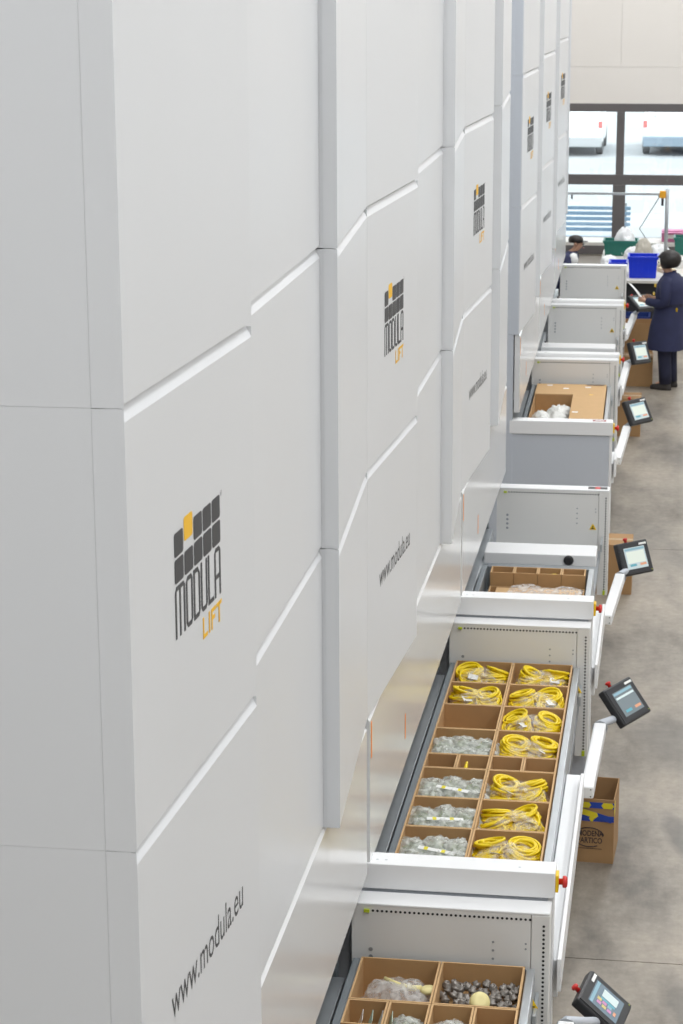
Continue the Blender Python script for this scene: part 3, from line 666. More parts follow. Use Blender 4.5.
def build_tray3():
    tray('steel tray with four short boxes behind the knob bar', 13.56, 15.53)
    xs = [-1.245, -1.075, -.905, -.735, -.565]
    for k in range(4):
        cbin(xs[k], xs[k+1], 15.28, 15.45, ['short box at the hood end of the four', 'second short box from the hood', 'short box with a yellow and dark part inside', 'short box at the front-rim end of the four'][k], 'short boxes in a row')
    tag(MB().lathe([(0, 0), (.03, 0), (.034, .05), (.026, .10), (.02, .165), (0, .168)], 14, 0, Matrix.Translation((-.79, 15.37, TRAY_Z+.008))).build('yellow_plug', YEL, smooth=True), 'yellow plug standing in a short box', 'plug')
    tag(MB().lathe([(0, 0), (.03, 0), (.034, .06), (.03, .155), (.02, .162), (0, .163)], 14, 0, Matrix.Translation((-.863, 15.36, TRAY_Z+.008))).build('dark_plug', mat('purple_dark', (.08, .06, .12), .5), smooth=True), 'dark purple plug standing next to a yellow plug', 'plug')
    cbin(-1.245, -.565, 14.62, 15.27, 'low wide tray box in front of the four short boxes', h=.10)
    sh = thing('cardboard_sheet', (-.89, 15.0, .80), 0, 'flat cardboard sheet lying in the low tray box', 'sheet')
    sh.location.z = .818
    MB().box(-.30, .30, -.2, .2, 0, .008).build('sheet', CARDE, sh)
    pl = MB().add([(x*.075-.27, y*.07-.16, .012+.014*math.sin(x*1.7+y)+.010*math.cos(y*1.3)) for y in range(6) for x in range(8)], [(y*8+x, y*8+x+1, y*8+x+9, y*8+x+8) for y in range(5) for x in range(7)]).build('plastic_sheet', FILMC, smooth=True)
    pl.location = (-.84, 14.98, .832); pl.rotation_euler = (0, 0, -.12)
    tag(pl, 'wrinkled clear plastic sheet over flat cardboard', 'plastic sheet')
build_tray3()

def build_tray4():
    ang = G2; ox = -.06
    tray('steel tray carrying the cut open carton', 19.45, 22.5, ox-.0126*.2, ang)
    # carton with an L shaped top; built in its own frame
    t = thing('open_carton', (-1.0, 21.57, TRAY_Z+.001), ang, 'big cardboard carton with a square hole cut in its top', 'carton')
    h = .20; W2, L2 = .352, .86
    MB().box(-W2, W2, -L2, L2, 0, .008).build('carton_bottom', CARD, t)
    MB().box(-W2, W2, L2-.008, L2, .0085, h-.0085).build('carton_wall', CARD, t)
    MB().box(-W2, W2, -L2, -L2+.008, .0085, h-.0085).build('carton_wall', CARD, t)
    MB().box(-W2, -W2+.008, -L2+.0085, L2-.0085, .0085, h-.0085).build('carton_wall', CARD, t)
    MB().box(W2-.008, W2, -L2+.0085, L2-.0085, .0085, h-.0085).build('carton_wall', CARD, t)
    MB().box(-W2+.01, .03, .31, .318, .0085, h-.0085).build('carton_wall', CARD, t)
    MB().box(-W2, W2, .32, L2, h-.008, h).build('top_flap', CARDE, t)
    MB().box(.03, W2, -L2, .319, h-.008, h).build('top_flap', CARDE, t)
    for (x, y) in ((-.22, .78), (-.05, .62), (.17, .70), (.08, -.55)): MB().box(x-.028, x+.028, y-.025, y+.025, h+.0003, h+.0008).build('paper_sticker', PAPER, t)
    MB().box(.15, .33, .80, .85, h+.0003, h+.0008).build('dark_tape', mat('dark_tape', (.12, .07, .04), .6), t)
    MB().box(.19, .23, .30, .33, h+.0003, h+.0008).build('yellow_sticker', YELP, t)
    for k, (x, y, s) in enumerate(((-.25, -.45, .8), (-.10, -.32, .95), (-.22, -.66, .8), (-.05, -.10, .75), (-.09, -.62, .9))):
        me = lumpy(.12*s, .20*s, .14*s, .2, 3.2, 80+k, flat=.4, ridge=True); me.materials.append(mat('bubble_wrap', (.78, .78, .74), .3, nscale=60, namt=.2, bump=.6))
        o = link('bubble_wrap', me); M = Matrix.Translation((-1.0, 21.57, TRAY_Z+.010)) @ Matrix.Rotation(ang, 4, 'Z'); o.location = M @ Vector((x, y, 0))
        tag(o, 'crumpled white bubble wrap inside the cut open carton', 'bubble wrap', 'bubble wrap wads in the carton')
build_tray4()

# ------------------------------------------------------------------ cartons on the floor
def carton(loc, w_, l_, h, label, open_top=True, rz=0, m=CARDF):
    t = thing('cardboard_carton', loc, rz, label, 'carton', 'cartons on the floor')
    T = .006
    MB().box(0, w_, 0, l_, 0, T).build('bottom', m, t)
    for (a, b, c, d) in ((0, w_, 0, T), (0, w_, l_-T, l_), (0, T, T+.0003, l_-T-.0003), (w_-T, w_, T+.0003, l_-T-.0003)):
        MB().box(a, b, c, d, T+.0003, h).build('side', m, t)
    if not open_top:
        for k in (0, 1): MB().box(0, w_, k*l_/2+.001, (k+1)*l_/2-.001, h+.0003, h+.006).build('flap', m, t)
        MB().box(0, w_, l_/2-.03, l_/2+.03, h+.0064, h+.007).build('tape', mat('brown_tape', (.42, .28, .14), .35), t)
    return t
def build_cartons():
    c = carton((-.60, 12.30, 0), .348, .37, .40, 'open brown carton with blue and yellow tape and black oval print', rz=-.05)
    blue = mat('blue_tape', (.02, .06, .36), .4); yel = mat('tape_yellow', (.75, .62, .02), .45)
    y = -.0012
    def tape(z0, x0, x1, ang, segs):
        M = Matrix.Translation((x0, y, z0)) @ Matrix.Rotation(-ang, 4, 'Y')
        L = x1-x0; H = .036
        b = MB().obox(M @ Matrix.Translation((L/2, 0, H/2)), L/2, .0008, H/2).build('tape', blue, c)
        for (a, e) in segs:
            pts = [(a+.012, 0), (e-.012, 0), (e, H/2), (e-.012, H), (a+.012, H), (a, H/2)]
            v = [M @ Vector((p[0], -.0012, p[1])) for p in pts]
            MB().add(v, [tuple(range(len(v)))]).build('tape_patch', yel, b)
        return M
    M = tape(.345, .0, .347, 0, ((.0, .06), (.115, .212), (.272, .346)))
    M2 = tape(.262, .0, .347, 0, ((.05, .13), (.20, .235)))
    y = -.0045; M3 = tape(.318, .105, .340, -.26, ((.0, .15),)); y = -.0012
    # oval print and lettering
    ov = []
    n = 40
    for j in range(n+1):
        a = 2*math.pi*(.04+.80*j/n); r = .0022+.0016*math.sin(a)
        ov.append((.205+.088*math.cos(a), y, .160+.060*math.sin(a)))
    MB().tube(ov, .0032, 6).build('oval_print', INK, c)
    R = Matrix.Rotation(math.pi/2, 4, 'X')
    for txt, z, sz, x in (('MODENA', .168, .036, .135), ('PARTICO', .124, .036, .135)):
        tm, wd = text_mesh(txt, sz, Matrix.Translation((x, y, z)) @ R, xs=.98, ys=1.35, bold=.0008); tm.build('lettering', INK, c)
    MB().box(.13, .28, y-.0003, y, .088, .091).build('underline_print', INK, c)
    MB().box(.3482, .3492, .0, .06, .30, .38).build('tape_end', yel, c)
    carton((-.58, 17.96, 0), .30, .38, .42, 'plain closed carton in the gap beside the knob bar machine', False)
    carton((-.62, 24.2, 0), .29, .36, .42, 'plain carton beside the bay with the cut open carton', False)
    carton((-.60, 27.12, 0), .36, .34, .36, 'plain carton at the feet of the worker', False)
    carton((-.62, 28.4, 0),   .36, .40, .57, 'tall brown carton behind the worker by the last console', True)
build_cartons()

# ------------------------------------------------------------------ workbench area by the window
def blue_bin(loc, w_, l_, h, label, m, name='plastic_bin', cat='bin'):
    t = thing(name, loc, 0, label, cat)
    a, b, T = w_/2, l_/2, .012
    v = []
    for (k, z) in ((.90, 0), (1, h), (1, h), (.90, .012)):
        pass
    rings = [[(sx*a*k-(T*sx if i > 1 else 0), sy*b*k-(T*sy if i > 1 else 0), z) for sx, sy in ((-1, -1), (1, -1), (1, 1), (-1, 1))] for i, (k, z) in enumerate(((.90, 0), (1, h), (1, h), (.90, .014)))]
    MB().loft(rings).build('bin_body', m, t, .004)
    MB().box(-a-.012, a+.012, -b-.012, -b-.0005, h-.035, h).box(-a-.012, a+.012, b+.0005, b+.012, h-.035, h).box(-a-.012, -a-.0005, -b-.0125, b+.0125, h-.035, h).box(a+.0005, a+.012, -b-.0125, b+.0125, h-.035, h).build('rim', m, t)
    for k in range(5): MB().box(-a*.7+k*a*.35-.006, -a*.7+k*a*.35+.006, -b*.97-.006, -b*.97, .03, h-.05).build('rib', m, t)
    return t
def cloth_lump(name, loc, sx, sy, sz, seed, m, label, cat, amp=.3):
    me = lumpy(sx, sy, sz, amp, 2.4, seed, flat=.35, ridge=True); me.name = name; me.materials.append(m)
    o = link(name, me); o.location = loc; return tag(o, label, cat)
def build_bench():
    top = mat('bench_top', (.62, .60, .56), .6)
    t = thing('workbench', (-.35, 32.0, 0), 0, 'long pale workbench covered with crates under the window', 'workbench')
    MB().box(-.73, 1.6, -1.62, 1.55, .80, .84).build('bench_top', top, t, .004)
    for x in (-.69, 1.53):
        for y in (-1.5, 1.45): MB().box(x-.03, x+.03, y-.03, y+.03, 0, .80).build('leg', MSTEEL, t)
    MB().box(-.66, 1.5, 1.42, 1.48, .25, .32).build('cross_bar', MSTEEL, t)
    Z = .841
    bl = mat('blue_plastic', (.005, .035, .62), .35); gr = mat('green_plastic', (.01, .15, .115), .4); dk = mat('dark_plastic', (.03, .03, .035), .5)
    blue_bin((-.445, 30.75, Z), .40, .36, .30, 'tall bright blue plastic bin at the bench edge beside the worker', bl)
    b2 = blue_bin((-.79, 31.05, Z), .24, .34, .17, 'low bright blue plastic bin left of the tall blue one', bl)
    b2['label'] = 'low bright blue plastic bin beside the tall blue bin'
    blue_bin((-.81, 33.0, Z), .50, .36, .225, 'dark green plastic crate heaped with white bags', gr, 'plastic_crate', 'crate')
    blue_bin((.14, 33.2, Z), .34, .36, .26, 'dark green plastic crate beside the rail post', gr, 'plastic_crate', 'crate')
    cab = thing('black_cabinet', (-.40, 30.62, 0), 0, 'low black cabinet under the bench beside the worker', 'cabinet')
    MB().box(-.28, .30, 0, .5, .02, .79).build('cabinet_body', dk, cab, .006)
    MB().box(-.27, .29, -.012, -.001, .45, .77).build('drawer', dk, cab, .004)
    MB().box(-.06, .08, -.03, -.0125, .60, .62).build('handle', MSTEEL, cab)
    blue_bin((-.50, 30.10, 0), .34, .40, .42, 'dark blue crate on the floor before the black cabinet', mat('navy_plastic', (.01, .03, .16), .4), 'plastic_crate', 'crate')
    wb = mat('white_bag', (.80, .81, .82), .45)
    cloth_lump('white_bag', (-.76, 32.98, Z+.018), .13, .12, .25, 11, wb, 'white plastic bag peaking out of the green crate', 'bag')
    cloth_lump('white_bag', (-.62, 32.5, Z), .11, .12, .12, 12, wb, 'white plastic bag in front of the green crate', 'bag')
    cloth_lump('white_bag', (-.95, 31.95, Z), .10, .2, .08, 13, wb, 'flat white plastic bag near the seated person', 'bag')
    cloth_lump('beige_sack', (-.47, 32.4, Z), .12, .13, .22, 14, mat('beige_cloth', (.45, .42, .36), .8), 'beige cloth sack slumped behind the tall blue bin', 'sack', .15)
    cloth_lump('white_bag', (-.25, 32.6, Z), .14, .14, .14, 15, wb, 'white plastic bag between beige sack and rail post', 'bag')
    for k, (x, y, w_, h, c, lb) in enumerate(((-.93, 31.4, .2, .05, (.75, .74, .70), 'stack of white papers'), (-.30, 31.6, .22, .09, (.60, .56, .46), 'pale carton behind the blue bin'), (-.13, 31.2, .16, .06, (.70, .58, .40), 'small tan box near the blue bin'), (.05, 31.8, .25, .12, (.72, .72, .70), 'white carton next to the rail post'))):
        b = thing('small_box', (x, y, Z), .2*k, lb+' on the bench', 'box')
        m = mat('box_tone_%d' % k, c, .7)
        MB().box(-w_/2, w_/2, -.14, .14, 0, h-.012).build('box_body', m, b, .004); MB().box(-w_/2-.004, w_/2+.004, -.144, .144, h-.0115, h).build('lid', m, b, .003)
    pk = thing('pink_carton', (-.06, 34.6, 0), 0, 'pink carton with open flaps on a shelf under the window', 'carton')
    pm = mat('pink_card', (.55, .18, .34), .6)
    MB().box(-.17, .2, -.12, .12, .85, 1.02).build('carton_body', pm, pk, .004); MB().box(-.17, .2, -.26, -.125, 1.00, 1.005).build('flap', pm, pk); MB().box(-.1, .1, -.122, -.1205, .90, .96).build('label', PAPER, pk)
    sh = thing('low_shelf', (-.35, 34.6, 0), 0, 'low grey shelf along the wall under the window', 'shelf')
    MB().box(-1.8, 1.8, -.3, .3, .80, .849).build('shelf_board', top, sh)
    for x in (-1.75, 1.7): MB().box(x, x+.05, -.28, .28, 0, .80).build('leg', MSTEEL, sh)
    # tool rail on a post
    r = thing('tool_rail', (-.15, 32.0, Z), 0, 'grey tool rail on a post with an amber trolley', 'tool rail')
    MB().tube([(0, 0, .002), (0, 0, 1.08)], .026, 12).build('post', MSTEEL, r, smooth=True)
    MB().lathe([(0, 0), (.09, 0), (.09, .015), (.03, .02), (0, .02)], 16).build('base', MSTEEL, r)
    MB().box(-1.75, .02, -.02, .02, .985, 1.02).build('rail', STEEL, r, .004)
    tr = MB().box(-.11, -.02, -.045, .045, .95, 1.05).build('trolley', mat('amber_plastic', (.80, .38, .02), .4), r, .008)
    MB().tube([(-.065, 0, .95), (-.065, 0, .84)], .018, 8).build('hook_block', BLACK, tr)
    MB().tube([(-1.35, 0, .985), (-1.35, 0, .92)], .012, 8).build('hook', BLACK, r)
    # slim lamp stand
    l = thing('bench_lamp', (-.33, 33.3, Z), 0, 'thin jointed bench lamp before the window', 'lamp')
    MB().lathe([(0, 0), (.08, 0), (.08, .02), (0, .025)], 16).build('base', BLACK, l)
    MB().tube([(0, 0, .02), (-.22, 0, .35), (.08, 0, .86)], .009, 8).build('arm', MSTEEL, l)
    MB().lathe([(.02, .05), (.05, 0), (.055, -.02), (.045, -.02), (.015, .04)], 14, 0, Matrix.Translation((.09, 0, .85))).build('lamp_head', MSTEEL, l)
build_bench()

# ------------------------------------------------------------------ people
SKIN = mat('skin', (.52, .30, .20), .55); NAVY = mat('navy_cotton', (.022, .026, .075), .8, nscale=8, namt=.25); NAVYD = mat('navy_trousers', (.016, .018, .045), .85, nscale=8, namt=.25)
HAIR = mat('dark_hair', (.012, .009, .008), .45, nscale=30, namt=.3, bump=.5); SHOE = mat('shoe_grey', (.045, .04, .037), .7)
def skin_body(name, nodes, edges, parent, m):
    """nodes: name -> (co, radius)"""
    ks = list(nodes); me = bpy.data.meshes.new(name); me.from_pydata([nodes[k][0] for k in ks], [(ks.index(a), ks.index(b)) for a, b in edges], [])
    o = link(name, me, parent); md = o.modifiers.new('skin', 'SKIN'); md.use_smooth_shade = True
    for i, k in enumerate(ks):
        sv = me.skin_vertices[0].data[i]; r = nodes[k][1]; sv.radius = r if isinstance(r, tuple) else (r, r)
        sv.use_root = (k == 'pelvis')
    sd = o.modifiers.new('subd', 'SUBSURF'); sd.levels = 2; sd.render_levels = 2
    me.materials.append(m); return o
def hand_nodes(N, E, s, wrist, fwd, side, dn, curl=.4):
    """palm and five fingers growing from the wrist; side points towards the thumb"""
    w = Vector(wrist); f, sd, d = Vector(fwd).normalized(), Vector(side).normalized(), Vector(dn).normalized()
    N['palm'+s] = (tuple(w+f*.055), (.026, .020)); E.append(('wrist'+s, 'palm'+s))
    for i, (o, L) in enumerate(((.024, .068), (.008, .078), (-.008, .072), (-.023, .056))):
        a = w+f*.085+sd*o; b = a+f*L*.5*math.cos(curl*.5)+d*L*.5*math.sin(curl*.5); c = b+f*L*.5*math.cos(curl*1.6)+d*L*.5*math.sin(curl*1.6)
        for j, p in enumerate((a, b, c)): N['f%d%d' % (i, j)+s] = (tuple(p), .0085-.001*j)
        E += [('palm'+s, 'f%d0' % i+s), ('f%d0' % i+s, 'f%d1' % i+s), ('f%d1' % i+s, 'f%d2' % i+s)]
    a = w+f*.035+sd*.030; b = a+f*.03+sd*.018+d*.012; 
    N['t0'+s] = (tuple(a), .010); N['t1'+s] = (tuple(b), .008); N['t2'+s] = (tuple(b+f*.025+d*.01), .007)
    E += [('palm'+s, 't0'+s), ('t0'+s, 't1'+s), ('t1'+s, 't2'+s)]
def head_parts(t, c, f, m=SKIN):
    c = Vector(c); f = Vector(f).normalized(); sd = Vector((0, 0, 1)).cross(f).normalized()
    for s_ in (-1, 1):
        p = c+f*.088+sd*.032*s_+Vector((0, 0, .005))
        MB().lathe([(0, -.010), (.008, -.006), (.010, 0), (.008, .006), (0, .010)], 10, 0, Matrix.Translation(p)).build('eye', BLACK, t, smooth=True)
        p = c+sd*.082*s_+f*-.005+Vector((0, 0, -.005))
        MB().lathe([(0, -.028), (.012, -.02), (.016, 0), (.014, .018), (0, .028)], 10, 0, Matrix.Translation(p)).build('ear', m, t, smooth=True)
    p = c+f*.092+Vector((0, 0, -.045)); M = Matrix((f, sd, Vector((0, 0, 1)))).transposed().to_4x4(); M.translation = p
    MB().obox(M, .006, .024, .006).build('mouth', mat('lips', (.38, .13, .11), .5), t, .004)
def rot_ring(cx, cy, z, rx, ry, n=20, p=2.2): return ell(cx, cy, z, rx, ry, n, p)
def tube_path(pts, rs, n=14): 
    return MB().tube(pts, rs, n)
def worker():
    ang = math.radians(160)
    t = thing('person', (-.055, 27.06, 0), ang, 'standing person in a long navy work coat reading a white paper', 'person')
    N = {'pelvis': ((0, 0, .86), .125), 'waist': ((0, 0, 1.03), .11), 'chest': ((.0, 0, 1.24), .125), 'neckb': ((.01, 0, 1.385), .06), 'neck': ((.03, 0, 1.44), .048),
         'jaw': ((.075, 0, 1.495), (.06, .055)), 'head': ((.06, 0, 1.56), (.085, .075)), 'crown': ((.045, 0, 1.615), .06), 'brow': ((.13, 0, 1.53), .016)}
    E = [('pelvis', 'waist'), ('waist', 'chest'), ('chest', 'neckb'), ('neckb', 'neck'), ('neck', 'jaw'), ('jaw', 'head'), ('head', 'crown'), ('head', 'brow')]
    for s, k in (('L', 1), ('R', -1)):
        N['shoulder'+s] = ((-.005, .165*k, 1.345), .055); N['elbow'+s] = ((-.01, .215*k, 1.09), .042); N['wrist'+s] = ((.25, .135*k, 1.075), .027)
        E += [('chest', 'shoulder'+s), ('shoulder'+s, 'elbow'+s), ('elbow'+s, 'wrist'+s)]
        hand_nodes(N, E, s, N['wrist'+s][0], (.95, -.25*k, .12), (0, -.5*k, .85), (.1, -k, -.2), .6)
        N['hip'+s] = ((0, .085*k, .82), .085); N['knee'+s] = ((.015, .095*k, .47), .058); N['ankle'+s] = ((-.015, .10*k, .09), .042); N['toe'+s] = ((.12, .12*k, .045), (.035, .028))
        E += [('pelvis', 'hip'+s), ('hip'+s, 'knee'+s), ('knee'+s, 'ankle'+s), ('ankle'+s, 'toe'+s)]
    body = skin_body('body', N, E, t, SKIN)
    head_parts(t, (.06, 0, 1.55), (1, 0, -.12))
    # coat: flared skirt, tied waist, shoulders, two sleeves, collar
    prof = [(.50, .205, .255, .02), (.56, .20, .25, .02), (.75, .185, .225, .015), (.92, .165, .20, .0), (1.02, .150, .175, -.005), (1.10, .152, .185, -.01), (1.22, .155, .20, -.015), (1.31, .140, .205, -.02), (1.365, .105, .17, -.015), (1.40, .075, .095, 0), (1.43, .066, .072, .012)]
    coat = MB().loft([[(x+cx0+.012*math.sin(7*math.atan2(y, x))*(1.1-z if z < 1 else 0), y, z) for (x, y, _) in ell(0, 0, 0, rx*1.16, ry*1.06, 28, 2.3)] for (z, rx, ry, cx0) in prof], cap=False)
    for k in (1, -1):
        coat.tube([(-.01, .13*k, 1.345), (-.01, .185*k, 1.30), (-.02, .215*k, 1.19), (-.015, .225*k, 1.085), (.06, .205*k, 1.065), (.15, .17*k, 1.07), (.235, .138*k, 1.075)], [.075, .078, .068, .064, .058, .052, .047], 14)
    c = coat.build('coat', NAVY, t, smooth=True)
    MB().loft([[(x+.0, y, z) for (x, y, _) in ell(-.004, 0, 0, .182, .198, 28, 2.3)] for z in (1.03, 1.065)], cap=False).build('belt', NAVYD, c)
    MB().loft([[(x, y, z+.02*(-x/.09)) for (x, y, _) in ell(.01, 0, 0, r, r*1.08, 20)] for (r, z) in ((.082, 1.385), (.074, 1.43), (.080, 1.44))], cap=False).build('collar', NAVY, c, smooth=True)
    for (x, y, z) in ((.158, .10, 1.27), (.168, .11, 1.17)):
        b_ = MB().box(-.004, .004, -.03, .03, -.018, .018).build('badge', YELP, c); b_.location = (x, y, z); b_.rotation_euler = (0, -.1, .62)
    pk = MB().box(-.05, .05, -.004, .004, -.02, .02).build('pocket_tag', YELP, c); pk.location = (-.12, .13, 1.0); pk.rotation_euler = (0, 0, -.75)
    tr = MB()
    for k in (1, -1):
        tr.tube([(0, .088*k, .84), (.005, .09*k, .70), (.015, .096*k, .47), (0, .10*k, .25), (-.012, .10*k, .075)], [.105, .10, .085, .078, .075], 16)
    tr.build('trousers', NAVYD, t, smooth=True)
    for k in (1, -1):
        MB().loft([[(x+cx0, y+.108*k+.012*(cx0 > .05), z) for (x, y, _) in ell(0, 0, 0, rx, ry, 16, 2.6)] for (z, rx, ry, cx0) in ((.001, .135, .048, .045), (.03, .138, .05, .045), (.055, .12, .046, .035), (.085, .07, .042, -.01), (.10, .055, .04, -.015))]).build('shoe', SHOE, t, smooth=True)
    # bobbed hair
    bm = bmesh.new(); bmesh.ops.create_icosphere(bm, subdivisions=4, radius=1)
    for v in bm.verts:
        d = v.co.copy(); k = 1+.05*noise.noise(d*5)
        x, y, z = d.x*.148*k-.02, d.y*.135*k, d.z*.122*k
        if x > .055 and z < .045: x = .055+(x-.055)*.15
        if z < -.095: z = -.095+(z+.095)*.3
        v.co = (x, y, z)
    me = bpy.data.meshes.new('hair'); bm.to_mesh(me); bm.free(); me.materials.append(HAIR); me.polygons.foreach_set('use_smooth', [True]*len(me.polygons))
    h = link('hair', me, t); h.location = (.045, 0, 1.575); h.rotation_euler = (0, .15, 0)
    # paper held between the fingers of both hands
    M = Matrix.Translation((-.055, 27.06, 0)) @ Matrix.Rotation(ang, 4, 'Z')
    p = MB().add([(-.105+.03*i, -.15+.06*j, .006*math.sin(i*.6)) for j in range(6) for i in range(8)], [(j*8+i, j*8+i+1, j*8+i+9, j*8+i+8) for j in range(5) for i in range(7)])
    po = p.build('paper_sheet', PAPER); so = po.modifiers.new('solid', 'SOLIDIFY'); so.thickness = .0012
    po.matrix_world = M @ Matrix.Translation((.43, .05, 1.19)) @ Matrix.Rotation(-.85, 4, 'Y') @ Matrix.Rotation(.30, 4, 'X')
    tag(po, 'white sheet of paper held by the standing person', 'paper')
worker()
def sitter():
    ang = math.radians(-8)
    loc = (-1.65, 32.05, 0)
    t = thing('person', loc, ang, 'seated person with a dark cap and navy jacket bending over work', 'person'); t.scale = (1.06, 1.06, 1.06)
    N = {'pelvis': ((0, 0, .50), .12), 'waist': ((.03, 0, .62), .11), 'chest': ((.10, 0, .80), .12), 'neckb': ((.16, 0, .93), .055), 'neck': ((.19, 0, .97), .046), 'jaw': ((.235, 0, 1.01), .052), 'head': ((.225, 0, 1.08), (.082, .072)), 'crown': ((.215, 0, 1.13), .055), 'nose': ((.305, 0, 1.04), .014)}
    E = [('pelvis', 'waist'), ('waist', 'chest'), ('chest', 'neckb'), ('neckb', 'neck'), ('neck', 'jaw'), ('jaw', 'head'), ('head', 'crown'), ('head', 'nose')]
    for s, k in (('L', 1), ('R', -1)):
        N['shoulder'+s] = ((.10, .165*k, .885), .055); N['elbow'+s] = ((.18, .22*k, .66), .042); N['wrist'+s] = ((.38, .12*k, .72), .027)
        E += [('chest', 'shoulder'+s), ('shoulder'+s, 'elbow'+s), ('elbow'+s, 'wrist'+s)]
        hand_nodes(N, E, s, N['wrist'+s][0], (.95, -.2*k, .1), (0, -.5*k, .85), (.1, -k, -.2), .6)
        N['hip'+s] = ((.04, .09*k, .50), .085); N['knee'+s] = ((.42, .12*k, .50), .06); N['ankle'+s] = ((.40, .12*k, .09), .042); N['toe'+s] = ((.52, .13*k, .045), (.035, .028))
        E += [('pelvis', 'hip'+s), ('hip'+s, 'knee'+s), ('knee'+s, 'ankle'+s), ('ankle'+s, 'toe'+s)]
    skin_body('body', N, E, t, SKIN); head_parts(t, (.225, 0, 1.065), (1, 0, -.2))
    jk = MB().loft([[(x+cx0, y, z) for (x, y, _) in ell(0, 0, 0, rx, ry, 24, 2.3)] for (z, rx, ry, cx0) in ((.44, .16, .19, .0), (.62, .145, .18, .03), (.80, .15, .20, .09), (.89, .13, .20, .12), (.925, .09, .14, .14), (.96, .062, .07, .175))], cap=False)
    for k in (1, -1): jk.tube([(.10, .13*k, .89), (.115, .19*k, .84), (.16, .225*k, .70), (.19, .22*k, .655), (.27, .18*k, .68), (.36, .128*k, .715)], [.07, .074, .062, .058, .052, .045], 14)
    j = jk.build('jacket', NAVY, t, smooth=True)
    me = lumpy(.075, .10, .10, .2, 2.4, 33, sub=3, flat=.5, ridge=True); me.materials.append(PAPER); w_ = link('white_scarf', me, t); w_.scale = (.8, .7, .9); w_.location = (.20, -.12, .80); 
    tr = MB()
    for k in (1, -1): tr.tube([(.02, .09*k, .50), (.25, .105*k, .51), (.43, .12*k, .49), (.42, .12*k, .3), (.40, .12*k, .075)], [.105, .09, .08, .075, .07], 14)
    tr.build('trousers', NAVYD, t, smooth=True)
    for k in (1, -1): MB().loft([[(x+cx0+.41, y+.125*k, z) for (x, y, _) in ell(0, 0, 0, rx, ry, 16, 2.6)] for (z, rx, ry, cx0) in ((.001, .135, .048, .045), (.05, .125, .046, .035), (.10, .055, .04, -.015))]).build('shoe', SHOE, t, smooth=True)
    cap = MB().loft([[(x+cx0, y, z) for (x, y, _) in ell(0, 0, 0, rx, ry, 20)] for (z, rx, ry, cx0) in ((1.075, .104, .094, .21), (1.12, .102, .092, .208), (1.155, .08, .075, .205), (1.172, .03, .03, .205))]).build('cap', HAIR, t, smooth=True)
    MB().loft([[(x+.30, y, z) for (x, y, _) in ell(0, 0, 0, .075, .075, 16)] for z in (1.085, 1.092)]).build('cap_peak', HAIR, cap)
    st = thing('stool', loc, ang, 'low round stool under the seated person', 'stool'); st.scale = (1.06, 1.06, 1.06)
    MB().lathe([(0, .355), (.16, .355), (.17, .37), (.165, .39), (0, .392)], 24).build('seat', BLACK, st, smooth=True)
    for k in range(4):
        a = math.pi/4+k*math.pi/2; MB().tube([(.10*math.cos(a), .10*math.sin(a), .355), (.17*math.cos(a), .17*math.sin(a), .0)], .012, 8).build('leg', MSTEEL, st)
sitter()

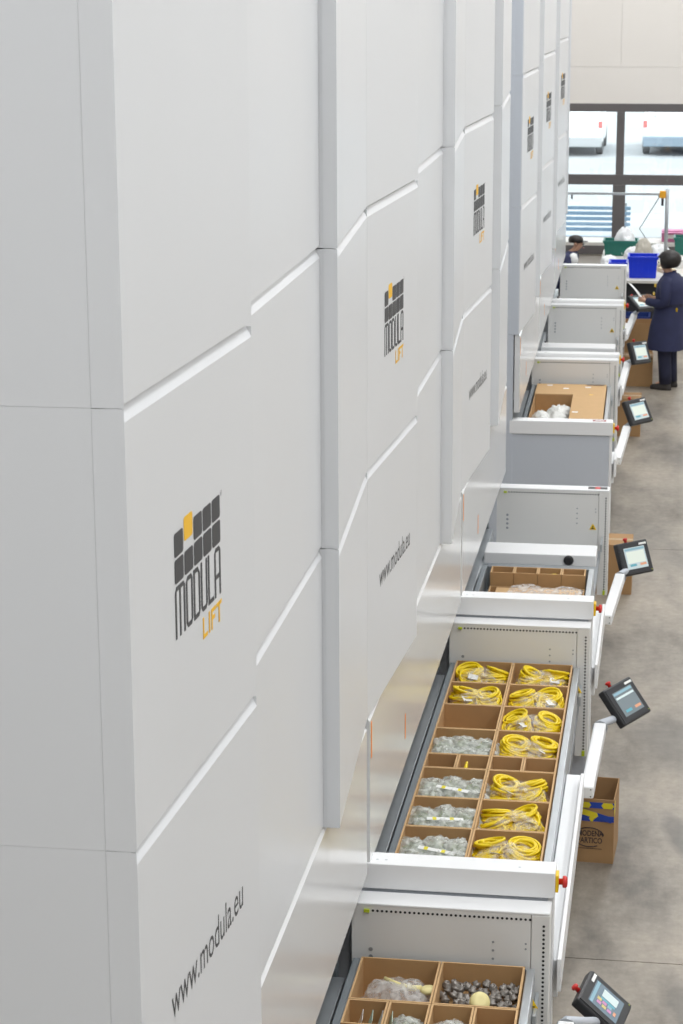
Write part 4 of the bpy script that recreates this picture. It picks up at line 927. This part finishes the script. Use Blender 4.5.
# ------------------------------------------------------------------ yard outside the window
def build_yard():
    tag(MB().box(-60, 60, 36.0, 160, -.25, -.02).build('yard_ground', mat('yard_paving', (.33, .34, .35), .9, nscale=.35, namt=.22)), 'pale paved yard outside the window', kind='structure')
    tag(MB().box(-60, 60, 52.5, 52.8, -.02, .08).build('kerb', mat('kerb_stone', (.20, .21, .23), .9)), 'low pale kerb across the yard', kind='structure')
    def car(x, y, label, paint, bump, W=1.74, L=4.1):
        t = thing('parked_car', (x, y, -.02), 0, label, 'car', 'cars parked in the yard')
        pm = mat('car_'+paint[0], paint[1], .25); gl = mat('car_glass', (.30, .34, .38), .1); bm_ = mat('bumper_'+bump[0], bump[1], .5)
        # side profile sections along y (length): half width, bottom, shoulder, roof
        secs = [(0.0, .80, .30, .62, .62), (.08, .84, .26, .88, .90), (.30, .86, .24, .92, 1.28), (.75, .87, .22, .93, 1.45), (1.9, .87, .22, .93, 1.48), (2.7, .87, .22, .92, 1.30), (3.1, .86, .22, .90, .98), (3.8, .82, .24, .78, .82), (4.1, .70, .30, .60, .62)]
        rings = []
        for (yy, hw, b, sh, rf) in secs:
            k = W/1.74; hw *= k; rw = hw*(.76 if rf > sh+.1 else .92)
            rings.append([(-hw*.9, yy, b), (hw*.9, yy, b), (hw, yy, b+.12), (hw, yy, sh), (rw, yy, rf-.03), (rw*.7, yy, rf), (-rw*.7, yy, rf), (-rw, yy, rf-.03), (-hw, yy, sh), (-hw, yy, b+.12)])
        MB().loft(rings).build('car_body', pm, t, smooth=False)
        MB().add([(-.58, .12, .97), (.58, .12, .97), (.55, .30, 1.26), (-.55, .30, 1.26)], [(0, 1, 2, 3)]).build('rear_window', gl, t)
        MB().box(-W/2+.02, W/2-.02, -.07, .10, .24, .50).build('rear_bumper', bm_, t, .03)
        for s_ in (-1, 1):
            MB().box(s_*.80-.05, s_*.80+.05, .03, .16, .72, .90).build('tail_light', mat('tail_red', (.55, .16, .15), .3), t, .01)
            for yy in (.75, 3.25): MB().lathe([(0, -.1), (.2, -.1), (.31, -.08), (.31, .08), (.2, .1), (0, .1)], 18, 0, Matrix.Translation((s_*(W/2-.10), yy, .31)) @ Matrix.Rotation(math.pi/2, 4, 'Y')).build('wheel', mat('tyre_grey', (.12, .12, .12), .8), t)
        return t
    car(-2.85, 58.5, 'white hatchback with grey bumper parked outside the window', ('white', (.80, .80, .80)), ('grey', (.42, .43, .44)))
    car(-.10, 58.8, 'silver white car with blue grey bumper parked outside the window', ('silver', (.66, .68, .72)), ('bluegrey', (.22, .28, .34)))
    car(3.0, 59.0, 'dark blue car parked beyond the silver white car', ('navy', (.10, .14, .25)), ('dark', (.06, .07, .1)))
    b = thing('slatted_bench', (-1.7, 38.4, -.02), 0, 'white slatted garden bench just outside the window', 'bench')
    sl = mat('painted_slats', (.22, .33, .45), .5)
    for k in range(5): MB().box(-.9, .9, .30+.02*k, .33+.02*k, .50+.09*k, .56+.09*k).build('slat', sl, b, .005)
    for k in range(4): MB().box(-.9, .9, -.2+.12*k, -.11+.12*k, .40, .43).build('slat', sl, b, .005)
    for x in (-.8, .8):
        MB().box(x-.03, x+.03, -.2, -.14, 0, .40).build('leg', MSTEEL, b); MB().box(x-.03, x+.03, .34, .40, 0, .62).build('leg', MSTEEL, b); MB().box(x-.03, x+.03, .40, .46, .621, .98).build('back_post', MSTEEL, b)
build_yard()
